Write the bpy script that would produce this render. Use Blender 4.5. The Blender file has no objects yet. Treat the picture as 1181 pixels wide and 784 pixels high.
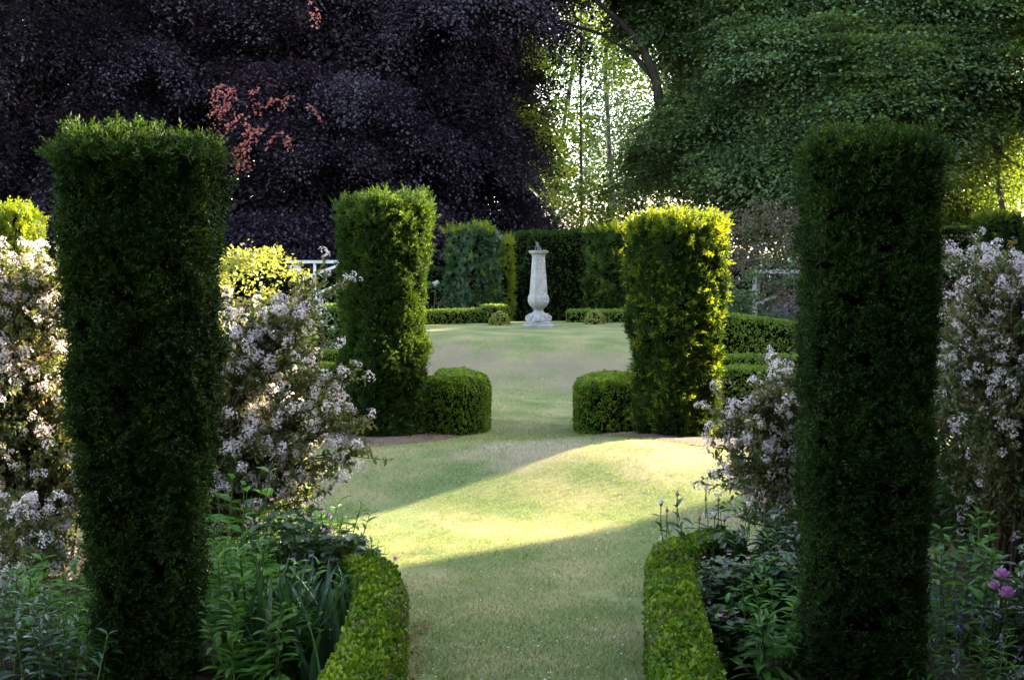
import bpy, math
import numpy as np
from mathutils import Vector

rng = np.random.default_rng(11)
scene = bpy.context.scene
COL = scene.collection
PI = math.pi

# ------------------------------------------------------------------ camera numbers
F_PX, CX, CY, CAM_H = 1640.0, 590.5, 392.0, 1.85
PITCH = math.atan((392 - 290) / F_PX)
def at(px, py, Y):
    """world point seen at photo pixel (px,py) at forward distance Y"""
    u, v = (px - CX) / F_PX, (CY - py) / F_PX
    dy = math.cos(PITCH) + v * math.sin(PITCH)
    dz = -math.sin(PITCH) + v * math.cos(PITCH)
    s = Y / dy
    return (u * s, Y, CAM_H + dz * s)

SUN_EL, SUN_AZ = math.radians(17.0), math.radians(52.0)     # azimuth clockwise from +Y
SUN = np.array([math.cos(SUN_EL) * math.sin(SUN_AZ), math.cos(SUN_EL) * math.cos(SUN_AZ), math.sin(SUN_EL)])

# ------------------------------------------------------------------ math helpers
def nrm(a):
    a = np.asarray(a, float)
    return a / np.maximum(np.linalg.norm(a, axis=-1, keepdims=True), 1e-9)
def frames(d, n):
    X = nrm(d); Y = nrm(np.cross(n, X)); Z = np.cross(X, Y)
    return np.stack([X, Y, Z], axis=-1)
def rand_dir(n, r=None):
    r = r or rng
    return nrm(r.normal(size=(n, 3)))
def fbm(p, scale, seed=0, octs=3):
    r = np.random.default_rng(1000 + seed)
    out = np.zeros(len(p)); amp = 1.0; tot = 0
    for o in range(octs):
        k = rand_dir(6, r) * (2 * PI / scale) * (2.1 ** o) * r.uniform(.6, 1.3, (6, 1))
        ph = r.uniform(0, 2 * PI, 6)
        out += amp * np.sin(p @ k.T + ph).sum(1) / 3.0
        tot += amp; amp *= .5
    return out / tot
def sst(a, b, x):
    t = np.clip((np.asarray(x, float) - a) / (b - a), 0, 1)
    return t * t * (3 - 2 * t)

# ------------------------------------------------------------------ mesh builder
class MB:
    def __init__(s): s.v = []; s.n = 0; s.f = []          # f: (faces array, material index, smooth)
    def add(s, V, F, mi=0, smooth=False):
        V = np.asarray(V, float).reshape(-1, 3)
        if not isinstance(F, (list, tuple)): F = [F]
        for q in F:
            q = np.asarray(q, int)
            if len(q): s.f.append((q + s.n, mi, smooth))
        s.v.append(V); s.n += len(V)
    def inst(s, tpl, pos, fr, sc, mi=0):
        tv, tf = tpl
        pos = np.asarray(pos, float); n = len(pos)
        if n == 0: return
        sc = np.broadcast_to(np.asarray(sc, float), (n,)) if np.ndim(sc) < 2 else sc
        if np.ndim(sc) == 1:
            V = np.einsum('nij,kj->nki', fr, tv) * sc[:, None, None]
        else:
            V = np.einsum('nij,nkj->nki', fr, tv[None] * sc[:, None, :])
        V = V + pos[:, None, :]
        off = (np.arange(n) * len(tv))[:, None, None]
        s.add(V.reshape(-1, 3), [(np.asarray(q)[None] + off).reshape(-1, len(q[0])) for q in tf], mi)
    def build(s, name, mats, parent=None, origin=None, **props):
        V = np.concatenate(s.v)
        if origin is not None: V = V - np.asarray(origin, float)
        me = bpy.data.meshes.new(name)
        me.vertices.add(len(V)); me.vertices.foreach_set('co', V.astype(np.float32).ravel())
        loops = np.concatenate([q.ravel() for q, _, _ in s.f]).astype(np.int32)
        tot = np.concatenate([np.full(len(q), q.shape[1]) for q, _, _ in s.f]).astype(np.int32)
        st = np.concatenate([[0], np.cumsum(tot)[:-1]]).astype(np.int32)
        mi = np.concatenate([np.full(len(q), m) for q, m, _ in s.f]).astype(np.int32)
        sm = np.concatenate([np.full(len(q), k) for q, _, k in s.f]).astype(bool)
        me.loops.add(len(loops)); me.loops.foreach_set('vertex_index', loops)
        me.polygons.add(len(tot)); me.polygons.foreach_set('loop_start', st)
        me.polygons.foreach_set('loop_total', tot)
        me.polygons.foreach_set('material_index', mi); me.polygons.foreach_set('use_smooth', sm)
        if not isinstance(mats, (list, tuple)): mats = [mats]
        for m in mats: me.materials.append(m)
        me.update(calc_edges=True)
        o = bpy.data.objects.new(name, me); COL.objects.link(o)
        if origin is not None and parent is None: o.location = origin
        if parent is not None: o.parent = parent
        for k, val in props.items(): o[k] = val
        return o

def empty(name, loc, label, category, group=None):
    o = bpy.data.objects.new(name, None); COL.objects.link(o)
    o.location = loc; o.empty_display_size = .2
    o['label'] = label; o['category'] = category
    if group: o['group'] = group
    return o
def tag(o, label, category, group=None):
    o['label'] = label; o['category'] = category
    if group: o['group'] = group
    return o

# ------------------------------------------------------------------ leaf templates (unit length along X)
def T_rhomb(w=.5, fold=.12, tip=.5):
    return (np.array([[0, 0, 0], [tip, w / 2, fold], [1, 0, 0], [tip, -w / 2, fold]]), [np.array([[0, 1, 2, 3]])])
def T_leaf(w=.3, bend=.25, fold=.06):
    V = [[0, 0, 0]]
    for x, h, z in ((.28, .9, -.02), (.62, .85, -.35)):
        for k in (-1, 0, 1): V.append([x, k * h * w / 2, bend * z + (fold if k else 0)])
    V.append([1, 0, -bend])
    return (np.array(V), [np.array([[0, 1, 2], [0, 2, 3], [4, 7, 5], [5, 7, 6]]), np.array([[1, 4, 5, 2], [2, 5, 6, 3]])])
def T_sprig(pairs=7, w=.055, ln=.3, seed=0):
    r = np.random.default_rng(seed); V = []; F = []
    def nd(b, t, wid):
        b = np.array(b); t = np.array(t); d = t - b
        sd = nrm(np.cross(d, [0, 0, 1])) * wid / 2
        i = len(V); m = b + d * .45
        V.extend([b, m + sd, t, m - sd]); F.append([i, i + 1, i + 2, i + 3])
    nd([0, 0, 0], [1, 0, -.06], w * .7)
    for k in range(pairs):
        x = .05 + .9 * k / pairs
        l = ln * (1 - .45 * k / pairs)
        for s in (-1, 1):
            nd([x, 0, -.06 * x], [x + l * .55, s * l * .85, -.06 * x + r.uniform(-.06, .1)], w)
    nd([.95, 0, -.05], [1.15, 0, 0], w)
    return (np.array(V), [np.array(F)])
def T_cluster(n=18, r=.5, pet=.2, seed=1, petals=2, flat=.75):
    """a domed head of small four-petalled florets; unit diameter"""
    g = np.random.default_rng(seed); V = []; F = []
    for k in range(n):
        d = g.normal(size=3); d[2] = abs(d[2]) * .9 + .05 if k > n * .25 else d[2]; d /= np.linalg.norm(d)
        c = d * r * g.uniform(.75, 1.05) * np.array([1, 1, flat])
        nn = nrm(d + g.normal(size=3) * .35)
        a = nrm(np.cross(nn, g.normal(size=3))); b = np.cross(nn, a)
        for (p, q) in ((a, b), (b, a))[:petals]:
            i = len(V)
            V.extend([c - p * pet / 2, c + q * pet * .2 + nn * .02, c + p * pet / 2, c - q * pet * .2 + nn * .02]); F.append([i, i + 1, i + 2, i + 3])
    return (np.array(V), [np.array(F)])
def T_flower(n=5, w=.5, cup=.25):
    V = []; F = []
    for k in range(n):
        a = 2 * PI * k / n; d = np.array([math.cos(a), math.sin(a), 0]); s = np.array([-d[1], d[0], 0])
        i = len(V)
        V.extend([[0, 0, 0], d * .3 + s * w * .28 + np.array([0, 0, cup * .4]), d * .5 + np.array([0, 0, cup]), d * .3 - s * w * .28 + np.array([0, 0, cup * .4])])
        F.append([i, i + 1, i + 2, i + 3])
    return (np.array(V, float), [np.array(F)])
RH = T_rhomb(.52, .1); RHW = T_rhomb(.75, .12, .55); RHN = T_rhomb(.2, .05, .45)
LF = T_leaf(); LFN = T_leaf(.2, .3); LFW = T_leaf(.5, .25, .09)
def T_tuft(n=13, w=.1, ln=.42, seed=0):
    """a yew shoot tip: needles set all round a short curved stem"""
    r = np.random.default_rng(seed); V = []; F = []
    for k in range(n + 1):
        x = .95 * k / n; c = np.array([x, .06 * math.sin(3 * x + seed), .10 * x * x])
        a = k * 2.4 + r.uniform(-.5, .5); l = ln * (1 - .45 * x) * r.uniform(.75, 1.2)
        d = nrm(np.array([.75, math.cos(a), .62 * math.sin(a)])) if k < n else np.array([1., 0, .1])
        sd = nrm(np.cross(d, nrm(r.normal(size=3)))) * w / 2; i = len(V); m = c + d * l * .45
        V.extend([c, m + sd, c + d * l, m - sd]); F.append([i, i + 1, i + 2, i + 3])
    return (np.array(V), [np.array(F)])
YEW = [T_tuft(12 + s, .10, .42, s) for s in range(5)]
YEWF = [T_sprig(4, .13, .38, s + 5) for s in range(3)]

# ------------------------------------------------------------------ materials
MATS = {}
def leaf_mat(name, c1, c2, trans=.3, tcol=None, rough=.55, spec=.35, clump=.6, c3=None):
    """two-sided leaf: colour varies leaf by leaf and in clumps; some light passes through"""
    m = bpy.data.materials.new(name); m.use_nodes = True; nt = m.node_tree; N = nt.nodes; L = nt.links
    N.clear()
    out = N.new('ShaderNodeOutputMaterial'); pb = N.new('ShaderNodeBsdfPrincipled')
    geo = N.new('ShaderNodeNewGeometry'); tc = N.new('ShaderNodeTexCoord')
    nz = N.new('ShaderNodeTexNoise'); nz.inputs['Scale'].default_value = 1 / clump; nz.inputs['Detail'].default_value = 2
    L.new(tc.outputs['Object'], nz.inputs['Vector'])
    mix = N.new('ShaderNodeMath'); mix.operation = 'MULTIPLY_ADD'; mix.inputs[1].default_value = .7
    L.new(geo.outputs['Random Per Island'], mix.inputs[0])
    sub = N.new('ShaderNodeMath'); sub.operation = 'MULTIPLY_ADD'; sub.inputs[1].default_value = 1.3; sub.inputs[2].default_value = -.5
    L.new(nz.outputs['Fac'], sub.inputs[0]); L.new(sub.outputs[0], mix.inputs[2])
    rp = N.new('ShaderNodeValToRGB'); e = rp.color_ramp.elements
    e[0].color = (*c1, 1); e[0].position = .1; e[1].color = (*c2, 1); e[1].position = .85
    if c3:
        x = e.new(1.0); x.color = (*c3, 1)
    L.new(mix.outputs[0], rp.inputs[0])
    L.new(rp.outputs[0], pb.inputs['Base Color'])
    pb.inputs['Roughness'].default_value = rough; pb.inputs['Specular IOR Level'].default_value = spec
    if trans > 0:
        tr = N.new('ShaderNodeBsdfTranslucent'); ms = N.new('ShaderNodeMixShader'); ms.inputs[0].default_value = trans
        mc = N.new('ShaderNodeMix'); mc.data_type = 'RGBA'; mc.blend_type = 'MULTIPLY'; mc.inputs['Factor'].default_value = 1
        t = tcol or (1.6, 1.5, .6)
        mc.inputs['B'].default_value = (*t, 1)
        L.new(rp.outputs[0], mc.inputs['A']); L.new(mc.outputs['Result'], tr.inputs['Color'])
        L.new(pb.outputs[0], ms.inputs[1]); L.new(tr.outputs[0], ms.inputs[2]); L.new(ms.outputs[0], out.inputs[0])
    else:
        L.new(pb.outputs[0], out.inputs[0])
    MATS[name] = m
    return m
def noise_mat(name, stops, scale=8, detail=6, rough=.9, bump=.3, bscale=None, spec=.2, dist=.02, stretch=None):
    m = bpy.data.materials.new(name); m.use_nodes = True; nt = m.node_tree; N = nt.nodes; L = nt.links
    pb = N['Principled BSDF']; tc = N.new('ShaderNodeTexCoord')
    mp = N.new('ShaderNodeMapping'); L.new(tc.outputs['Object'], mp.inputs[0])
    if stretch: mp.inputs['Scale'].default_value = stretch
    nz = N.new('ShaderNodeTexNoise'); nz.inputs['Scale'].default_value = scale; nz.inputs['Detail'].default_value = detail; nz.inputs['Roughness'].default_value = .65
    L.new(mp.outputs[0], nz.inputs['Vector'])
    rp = N.new('ShaderNodeValToRGB'); el = rp.color_ramp.elements
    while len(el) < len(stops): el.new(.5)
    for e, (p, c) in zip(el, stops): e.position = p; e.color = (*c, 1)
    L.new(nz.outputs['Fac'], rp.inputs[0]); L.new(rp.outputs[0], pb.inputs['Base Color'])
    pb.inputs['Roughness'].default_value = rough; pb.inputs['Specular IOR Level'].default_value = spec
    if bump:
        n2 = N.new('ShaderNodeTexNoise'); n2.inputs['Scale'].default_value = bscale or scale * 4; n2.inputs['Detail'].default_value = 8
        L.new(mp.outputs[0], n2.inputs['Vector'])
        b = N.new('ShaderNodeBump'); b.inputs['Strength'].default_value = bump; b.inputs['Distance'].default_value = dist
        L.new(n2.outputs['Fac'], b.inputs['Height']); L.new(b.outputs[0], pb.inputs['Normal'])
    MATS[name] = m
    return m

yew = leaf_mat('yew_needles', (.008, .021, .006), (.034, .070, .011), .3, (1.9, 1.7, .4), .65, .12, .35, (.075, .11, .015))
yew_sunlit_new = leaf_mat('yew_new_sunlit_shoots', (.06, .105, .012), (.15, .19, .020), .42, (1.7, 1.5, .3), .6, .15, .3, (.24, .25, .03))  # new growth, yellowed further to put sunlight into the colour
yew_dark = leaf_mat('yew_needles_dark', (.006, .016, .004), (.023, .050, .009), .2, (1.6, 1.6, .5), .6, .12, .35, (.05, .085, .014))
yew_mid = leaf_mat('yew_summer_shoots', (.02, .05, .010), (.06, .105, .018), .35, (1.8, 1.6, .35), .65, .12, .3, (.12, .15, .025))
yew_blue = leaf_mat('yew_needles_blue', (.016, .042, .018), (.038, .082, .032), .2, (1.8, 1.6, .4), .5, .35, .35)
core = noise_mat('black_inner_core', [(.3, (.001, .0015, .001)), (.7, (.004, .0032, .002))], 30, 4, 1, .6, spec=0)  # near-black solid core, shade behind the leaves put into its colour
box = leaf_mat('box_leaves', (.022, .065, .008), (.15, .235, .018), .3, (1.6, 1.5, .4), .5, .3, .12, (.27, .33, .04))
box_dry = leaf_mat('box_bare_twigs', (.10, .075, .05), (.22, .18, .12), .1, None, .8, .2, .2)
box_far = leaf_mat('parterre_box_leaves', (.07, .13, .02), (.17, .24, .035), .28, (1.7, 1.5, .4), .5, .3, .3, (.16, .22, .04))
bark = noise_mat('bark', [(.3, (.018, .015, .012)), (.7, (.07, .06, .05))], 6, 8, .95, .8, 20, stretch=(1, 1, .25))
bark_grey = noise_mat('grey_bark', [(.3, (.05, .05, .045)), (.7, (.16, .15, .13))], 6, 8, .95, .6, 20, stretch=(1, 1, .25))
stemg = leaf_mat('green_stems', (.04, .07, .02), (.08, .12, .03), 0, None, .6, .3, .3)
cane = noise_mat('brown_canes', [(.3, (.025, .017, .012)), (.7, (.10, .07, .045))], 12, 5, .9, .3)
beech = leaf_mat('copper_beech_leaves', (.008, .005, .011), (.029, .018, .033), .16, (2.6, 1.0, .7), .42, .5, 1.6, (.055, .033, .06))
beech_red = leaf_mat('copper_beech_sunlit_leaves', (.24, .06, .055), (.50, .19, .16), .5, (1.3, .9, .7), .45, .4, .5)  # sunlit beech sprays: the light is put into this paler red
lime = leaf_mat('lime_leaves', (.034, .072, .030), (.13, .20, .085), .28, (2.3, 1.9, .4), .42, .5, 1.3, (.13, .19, .05))
airy = leaf_mat('poplar_leaves', (.03, .065, .032), (.07, .12, .06), .36, (1.7, 1.55, .6), .5, .4, 1.8, (.12, .17, .05))
bright = leaf_mat('sunlit_colour_leaves', (.07, .13, .03), (.17, .24, .055), .5, (1.6, 1.45, .4), .6, .2, 1.2, (.28, .30, .045))  # sunlight on these trees is put into the brighter leaf colour
bush_dk = leaf_mat('dark_bush_leaves', (.015, .04, .014), (.045, .09, .025), .3, (1.9, 1.6, .4), .5, .4, .8)
rose_bush = leaf_mat('reddish_bush_leaves', (.045, .045, .032), (.115, .095, .075), .2, (1.5, 1.2, .7), .75, .15, .5, (.17, .13, .11))
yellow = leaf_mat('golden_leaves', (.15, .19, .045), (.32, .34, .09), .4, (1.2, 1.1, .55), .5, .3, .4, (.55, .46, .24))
shrub_leaf = leaf_mat('flowering_shrub_leaves', (.04, .07, .025), (.13, .15, .055), .35, (1.5, 1.3, .5), .5, .35, .2, (.26, .17, .10))
lilac = leaf_mat('lilac_petals', (.58, .49, .54), (.84, .77, .79), .35, (1.0, 1.0, 1.0), .7, .2, .12, (.88, .82, .84))
bud = leaf_mat('pink_buds', (.32, .17, .18), (.55, .36, .36), .3, (1, 1, 1), .7, .2, .25)
white_p = leaf_mat('white_petals', (.62, .62, .60), (.82, .82, .80), .3, (1, 1, 1), .7, .2, .3)
pink = leaf_mat('pink_petals', (.42, .10, .30), (.66, .28, .52), .35, (1, 1, 1), .6, .2, .3)
mauve = leaf_mat('mauve_petals', (.45, .16, .48), (.68, .34, .66), .4, (1, 1, 1), .6, .2, .3)
violet = leaf_mat('violet_spikes', (.10, .08, .20), (.26, .18, .38), .2, (1, 1, 1), .7, .2, .3)
herb = leaf_mat('herb_leaves', (.040, .115, .022), (.10, .22, .038), .32, (1.5, 1.5, .4), .58, .22, .3, (.17, .29, .06))
herb_dk = leaf_mat('peony_leaves', (.010, .034, .012), (.028, .075, .018), .2, (1.6, 1.6, .4), .28, .6, .3, (.05, .11, .022))
herb_lt = leaf_mat('light_leaves', (.05, .15, .025), (.12, .27, .035), .35, (1.4, 1.4, .4), .4, .45, .3)
strap = leaf_mat('strap_leaves', (.018, .05, .03), (.05, .105, .055), .22, (1.4, 1.4, .5), .35, .5, .4)
silver = leaf_mat('grey_leaves', (.06, .09, .06), (.16, .2, .14), .25, (1.3, 1.3, .8), .55, .4, .3)
gern = leaf_mat('geranium_leaves', (.022, .055, .024), (.06, .11, .045), .25, (1.4, 1.4, .5), .5, .4, .2)
grassm = leaf_mat('grass_blades', (.075, .12, .032), (.22, .255, .085), .35, (1.25, 1.15, .5), .6, .15, 1.2, (.30, .30, .13))
soil = noise_mat('soil', [(.3, (.025, .017, .012)), (.55, (.06, .042, .03)), (.75, (.13, .09, .065))], 25, 8, .95, .9, 60, dist=.04)
mulch = noise_mat('mulch', [(.3, (.06, .04, .032)), (.52, (.14, .10, .085)), (.72, (.28, .2, .17))], 45, 8, .95, 1, 90, dist=.03)
timber = noise_mat('weathered_white_timber', [(.3, (.42, .43, .46)), (.7, (.68, .68, .70))], 8, 6, .7, .2, 30)
timber_g = noise_mat('grey_timber', [(.3, (.26, .24, .24)), (.7, (.46, .43, .42))], 8, 6, .8, .2, 30)
label_m = noise_mat('label_face', [(.3, (.30, .30, .27)), (.7, (.48, .48, .42))], 10, 4, .6, 0)
metal_dk = noise_mat('dark_bronze', [(.3, (.05, .065, .07)), (.7, (.13, .15, .16))], 12, 5, .55, .1)
litter_m = leaf_mat('dry_leaf_litter', (.10, .055, .03), (.28, .15, .08), .2, None, .8, .2, .5)

# stone with lichen blotches
def stone_mat():
    m = bpy.data.materials.new('weathered_stone'); m.use_nodes = True; nt = m.node_tree; N = nt.nodes; L = nt.links
    pb = N['Principled BSDF']; tc = N.new('ShaderNodeTexCoord')
    a = N.new('ShaderNodeTexNoise'); a.inputs['Scale'].default_value = 7; a.inputs['Detail'].default_value = 8
    b = N.new('ShaderNodeTexNoise'); b.inputs['Scale'].default_value = 26; b.inputs['Detail'].default_value = 5
    L.new(tc.outputs['Object'], a.inputs[0]); L.new(tc.outputs['Object'], b.inputs[0])
    r1 = N.new('ShaderNodeValToRGB'); e = r1.color_ramp.elements
    e[0].position = .33; e[0].color = (.22, .21, .20, 1); e[1].position = .62; e[1].color = (.31, .30, .295, 1)
    r2 = N.new('ShaderNodeValToRGB'); e = r2.color_ramp.elements
    e[0].position = .60; e[0].color = (0, 0, 0, 1); e[1].position = .68; e[1].color = (1, 1, 1, 1)
    mx = N.new('ShaderNodeMix'); mx.data_type = 'RGBA'; mx.inputs['B'].default_value = (.46, .46, .46, 1)
    L.new(a.outputs['Fac'], r1.inputs[0]); L.new(b.outputs['Fac'], r2.inputs[0])
    L.new(r2.outputs[0], mx.inputs['Factor']); L.new(r1.outputs[0], mx.inputs['A']); L.new(mx.outputs['Result'], pb.inputs['Base Color'])
    pb.inputs['Roughness'].default_value = .9
    bp = N.new('ShaderNodeBump'); bp.inputs['Strength'].default_value = .5; bp.inputs['Distance'].default_value = .02
    L.new(b.outputs['Fac'], bp.inputs['Height']); L.new(bp.outputs[0], pb.inputs['Normal'])
    return m
stone = stone_mat()

# ------------------------------------------------------------------ terrain
DIAL = at(621, 378, 22.5)
def ground(x, y):
    x = np.asarray(x, float); y = np.asarray(y, float)
    z = .20 * sst(9.3, 11.6, y) + .19 * np.exp(-((x - .55) / 1.55) ** 2 - np.where(y < 11.0, (y - 11.0) / 1.25, (y - 11.0) / 1.1) ** 2)
    z = z - .05 * sst(12.2, 14.5, y)
    r = np.hypot((x - DIAL[0]) / 1.12, y - DIAL[1])
    z = z + .50 * (1 - sst(1.9, 5.6, r))
    p = np.stack([x.ravel(), y.ravel(), 0 * x.ravel()], 1)
    z = z + (.012 * fbm(p, 2.2, 3, 2)).reshape(x.shape) * sst(1, 3, np.abs(y) + 1)
    far = sst(30, 60, np.hypot(x, y - 15))
    return z * (1 - far * .5)
def gz(x, y): return float(ground(np.array([x]), np.array([y]))[0])

def grid_axis(lo, hi, fine_lo, fine_hi, step, nout):
    a = np.arange(fine_lo, fine_hi + 1e-6, step)
    t = np.linspace(0, 1, nout + 1)[1:]
    return np.concatenate([(fine_lo - (fine_lo - lo) * t ** 2.5)[::-1], a, fine_hi + (hi - fine_hi) * t ** 2.5])
def make_lawn():
    xs = grid_axis(-900, 900, -9, 9, .12, 22); ys = grid_axis(-600, 1500, -2, 32, .12, 22)
    X, Y = np.meshgrid(xs, ys); Z = ground(X, Y)
    V = np.stack([X, Y, Z], -1).reshape(-1, 3); nx, ny = len(xs), len(ys)
    i = (np.arange(ny - 1)[:, None] * nx + np.arange(nx - 1)[None]).ravel()
    mb = MB(); mb.add(V, np.stack([i, i + 1, i + nx + 1, i + nx], 1), 0, True)
    m = bpy.data.materials.new('mown_lawn'); m.use_nodes = True; nt = m.node_tree; N = nt.nodes; L = nt.links
    pb = N['Principled BSDF']; tc = N.new('ShaderNodeTexCoord')
    def nz(s, d, v=None):
        n = N.new('ShaderNodeTexNoise'); n.inputs['Scale'].default_value = s; n.inputs['Detail'].default_value = d
        L.new(v or tc.outputs['Object'], n.inputs['Vector']); return n
    def ramp(src, stops):
        r = N.new('ShaderNodeValToRGB'); el = r.color_ramp.elements
        while len(el) < len(stops): el.new(.5)
        for e, (p, c) in zip(el, stops): e.position = p; e.color = (*c, 1)
        L.new(src, r.inputs[0]); return r
    fine = ramp(nz(60, 6).outputs['Fac'], [(.3, (.065, .10, .034)), (.5, (.12, .16, .055)), (.7, (.19, .22, .09))])
    big = ramp(nz(1.7, 8).outputs['Fac'], [(.40, (0, 0, 0)), (.66, (1, 1, 1))])
    straw = ramp(nz(35, 6).outputs['Fac'], [(.3, (.20, .185, .09)), (.7, (.32, .28, .15))])
    mul = N.new('ShaderNodeMath'); mul.operation = 'MULTIPLY'; mul.inputs[1].default_value = .85
    L.new(big.outputs[0], mul.inputs[0])
    mx = N.new('ShaderNodeMix'); mx.data_type = 'RGBA'
    L.new(mul.outputs[0], mx.inputs['Factor']); L.new(fine.outputs[0], mx.inputs['A']); L.new(straw.outputs[0], mx.inputs['B'])
    # worn dry crest of the bank and dry mound: patches with a place of their own
    def patch(prev, loc, rad, col, amt, nscale=2.5):
        mp = N.new('ShaderNodeMapping'); mp.vector_type = 'TEXTURE'
        mp.inputs['Location'].default_value = loc; mp.inputs['Scale'].default_value = rad
        L.new(tc.outputs['Object'], mp.inputs[0])
        ln = N.new('ShaderNodeVectorMath'); ln.operation = 'LENGTH'; L.new(mp.outputs[0], ln.inputs[0])
        ad = N.new('ShaderNodeMath'); ad.operation = 'ADD'; L.new(ln.outputs['Value'], ad.inputs[0])
        q = nz(nscale, 6); sc = N.new('ShaderNodeMath'); sc.operation = 'MULTIPLY_ADD'; sc.inputs[1].default_value = 1.6; sc.inputs[2].default_value = -.8
        L.new(q.outputs['Fac'], sc.inputs[0]); L.new(sc.outputs[0], ad.inputs[1])
        r = ramp(ad.outputs[0], [(.35, (amt, amt, amt)), (1.0, (0, 0, 0))])
        k = N.new('ShaderNodeMix'); k.data_type = 'RGBA'; L.new(r.outputs[0], k.inputs['Factor'])
        L.new(prev, k.inputs['A']); k.inputs['B'].default_value = (*col, 1); return k.outputs['Result']
    c = mx.outputs['Result']
    c = patch(c, (.2, 10.9, .3), (.6, .55, 9), (.36, .28, .20), .75)
    c = patch(c, (1.2, 10.7, .3), (.5, .6, 9), (.36, .28, .20), .6)
    c = patch(c, (-1.1, 18.6, .5), (1.3, 1.7, 9), (.20, .155, .115), .85)
    c = patch(c, (1.0, 18.2, .5), (1.7, 1.5, 9), (.19, .15, .115), .7)
    c = patch(c, (.2, 13.3, .3), (.45, 1.3, 9), (.20, .18, .10), .5)
    L.new(c, pb.inputs['Base Color'])
    pb.inputs['Roughness'].default_value = .95; pb.inputs['Specular IOR Level'].default_value = .1
    b = N.new('ShaderNodeBump'); b.inputs['Strength'].default_value = .4; b.inputs['Distance'].default_value = .015
    L.new(nz(90, 8).outputs['Fac'], b.inputs['Height']); L.new(b.outputs[0], pb.inputs['Normal'])
    o = mb.build('lawn', m); o['kind'] = 'structure'
make_lawn()

def bed(name, outline, mat, lift=.012, step=.12):
    """soil sheet following the ground inside a polygon, gently mounded"""
    P = np.array(outline, float); lo = P.min(0); hi = P.max(0)
    xs = np.arange(lo[0], hi[0] + step, step); ys = np.arange(lo[1], hi[1] + step, step)
    X, Y = np.meshgrid(xs, ys)
    def inside(x, y):
        c = np.zeros(x.shape, bool); j = len(P) - 1
        for i in range(len(P)):
            xi, yi = P[i]; xj, yj = P[j]
            if yi != yj:
                c ^= ((yi > y) != (yj > y)) & (x < (xj - xi) * (y - yi) / (yj - yi) + xi)
            j = i
        return c
    dmin = np.full(X.shape, 9.)
    for i in range(len(P)):
        a = P[i]; b = P[(i + 1) % len(P)]; ab = b - a
        t = np.clip(((X - a[0]) * ab[0] + (Y - a[1]) * ab[1]) / (ab @ ab), 0, 1)
        dmin = np.minimum(dmin, np.hypot(X - a[0] - t * ab[0], Y - a[1] - t * ab[1]))
    ins = inside(X, Y); sd = np.where(ins, dmin, -dmin)
    Z = ground(X, Y) + np.clip(sd, -.15, .35) * .12 + lift - .01
    Z += .012 * fbm(np.stack([X.ravel(), Y.ravel(), X.ravel() * 0], 1), .35, 9).reshape(X.shape) * (sd > -.05)
    nx = len(xs); V = np.stack([X, Y, Z], -1).reshape(-1, 3)
    k = (np.arange(len(ys) - 1)[:, None] * nx + np.arange(nx - 1)[None])
    keep = (sd[:-1, :-1] > -.14) | (sd[1:, 1:] > -.14)
    k = k[keep]
    mb = MB(); mb.add(V, np.stack([k, k + 1, k + nx + 1, k + nx], 1), 0, True)
    o = mb.build(name, mat); o['kind'] = 'structure'
bed('flower_bed', [(-.66, 3.0), (-.64, 6.2), (-.9, 7.2), (-1.25, 7.9), (-2.2, 8.7), (-5, 9), (-6, 3)], soil)
bed('flower_bed', [(.72, 3.0), (.85, 6.8), (1.0, 7.6), (1.5, 8.0), (2.4, 8.4), (5, 9), (6, 3)], soil)
bed('soil_bed', [(-.5, 12.25), (-.8, 11.75), (-1.7, 11.7), (-2.6, 12.5), (-2.6, 13.6), (-1.5, 14.4), (-.5, 13.8)], mulch)
bed('soil_bed', [(.6, 12.1), (.95, 11.5), (1.5, 11.2), (2.1, 11.3), (2.4, 11.8), (3.1, 12.6), (3.0, 13.6), (1.6, 14.2), (.7, 13.6)], mulch)

# ------------------------------------------------------------------ hedges and topiary
def sample(V, F, n):
    q = F; A, B, C, D = V[q[:, 0]], V[q[:, 1]], V[q[:, 2]], V[q[:, 3]]
    nn = np.cross(C - A, D - B); ar = np.linalg.norm(nn, axis=1) / 2
    k = rng.choice(len(q), n, p=ar / ar.sum())
    u = rng.random((n, 1)); v = rng.random((n, 1))
    P = (A[k] * (1 - u) + B[k] * u) * (1 - v) + (D[k] * (1 - u) + C[k] * u) * v
    return P, nrm(nn[k])
def area(V, F):
    return (np.linalg.norm(np.cross(V[F[:, 2]] - V[F[:, 0]], V[F[:, 3]] - V[F[:, 1]]), axis=1) / 2).sum()

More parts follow.
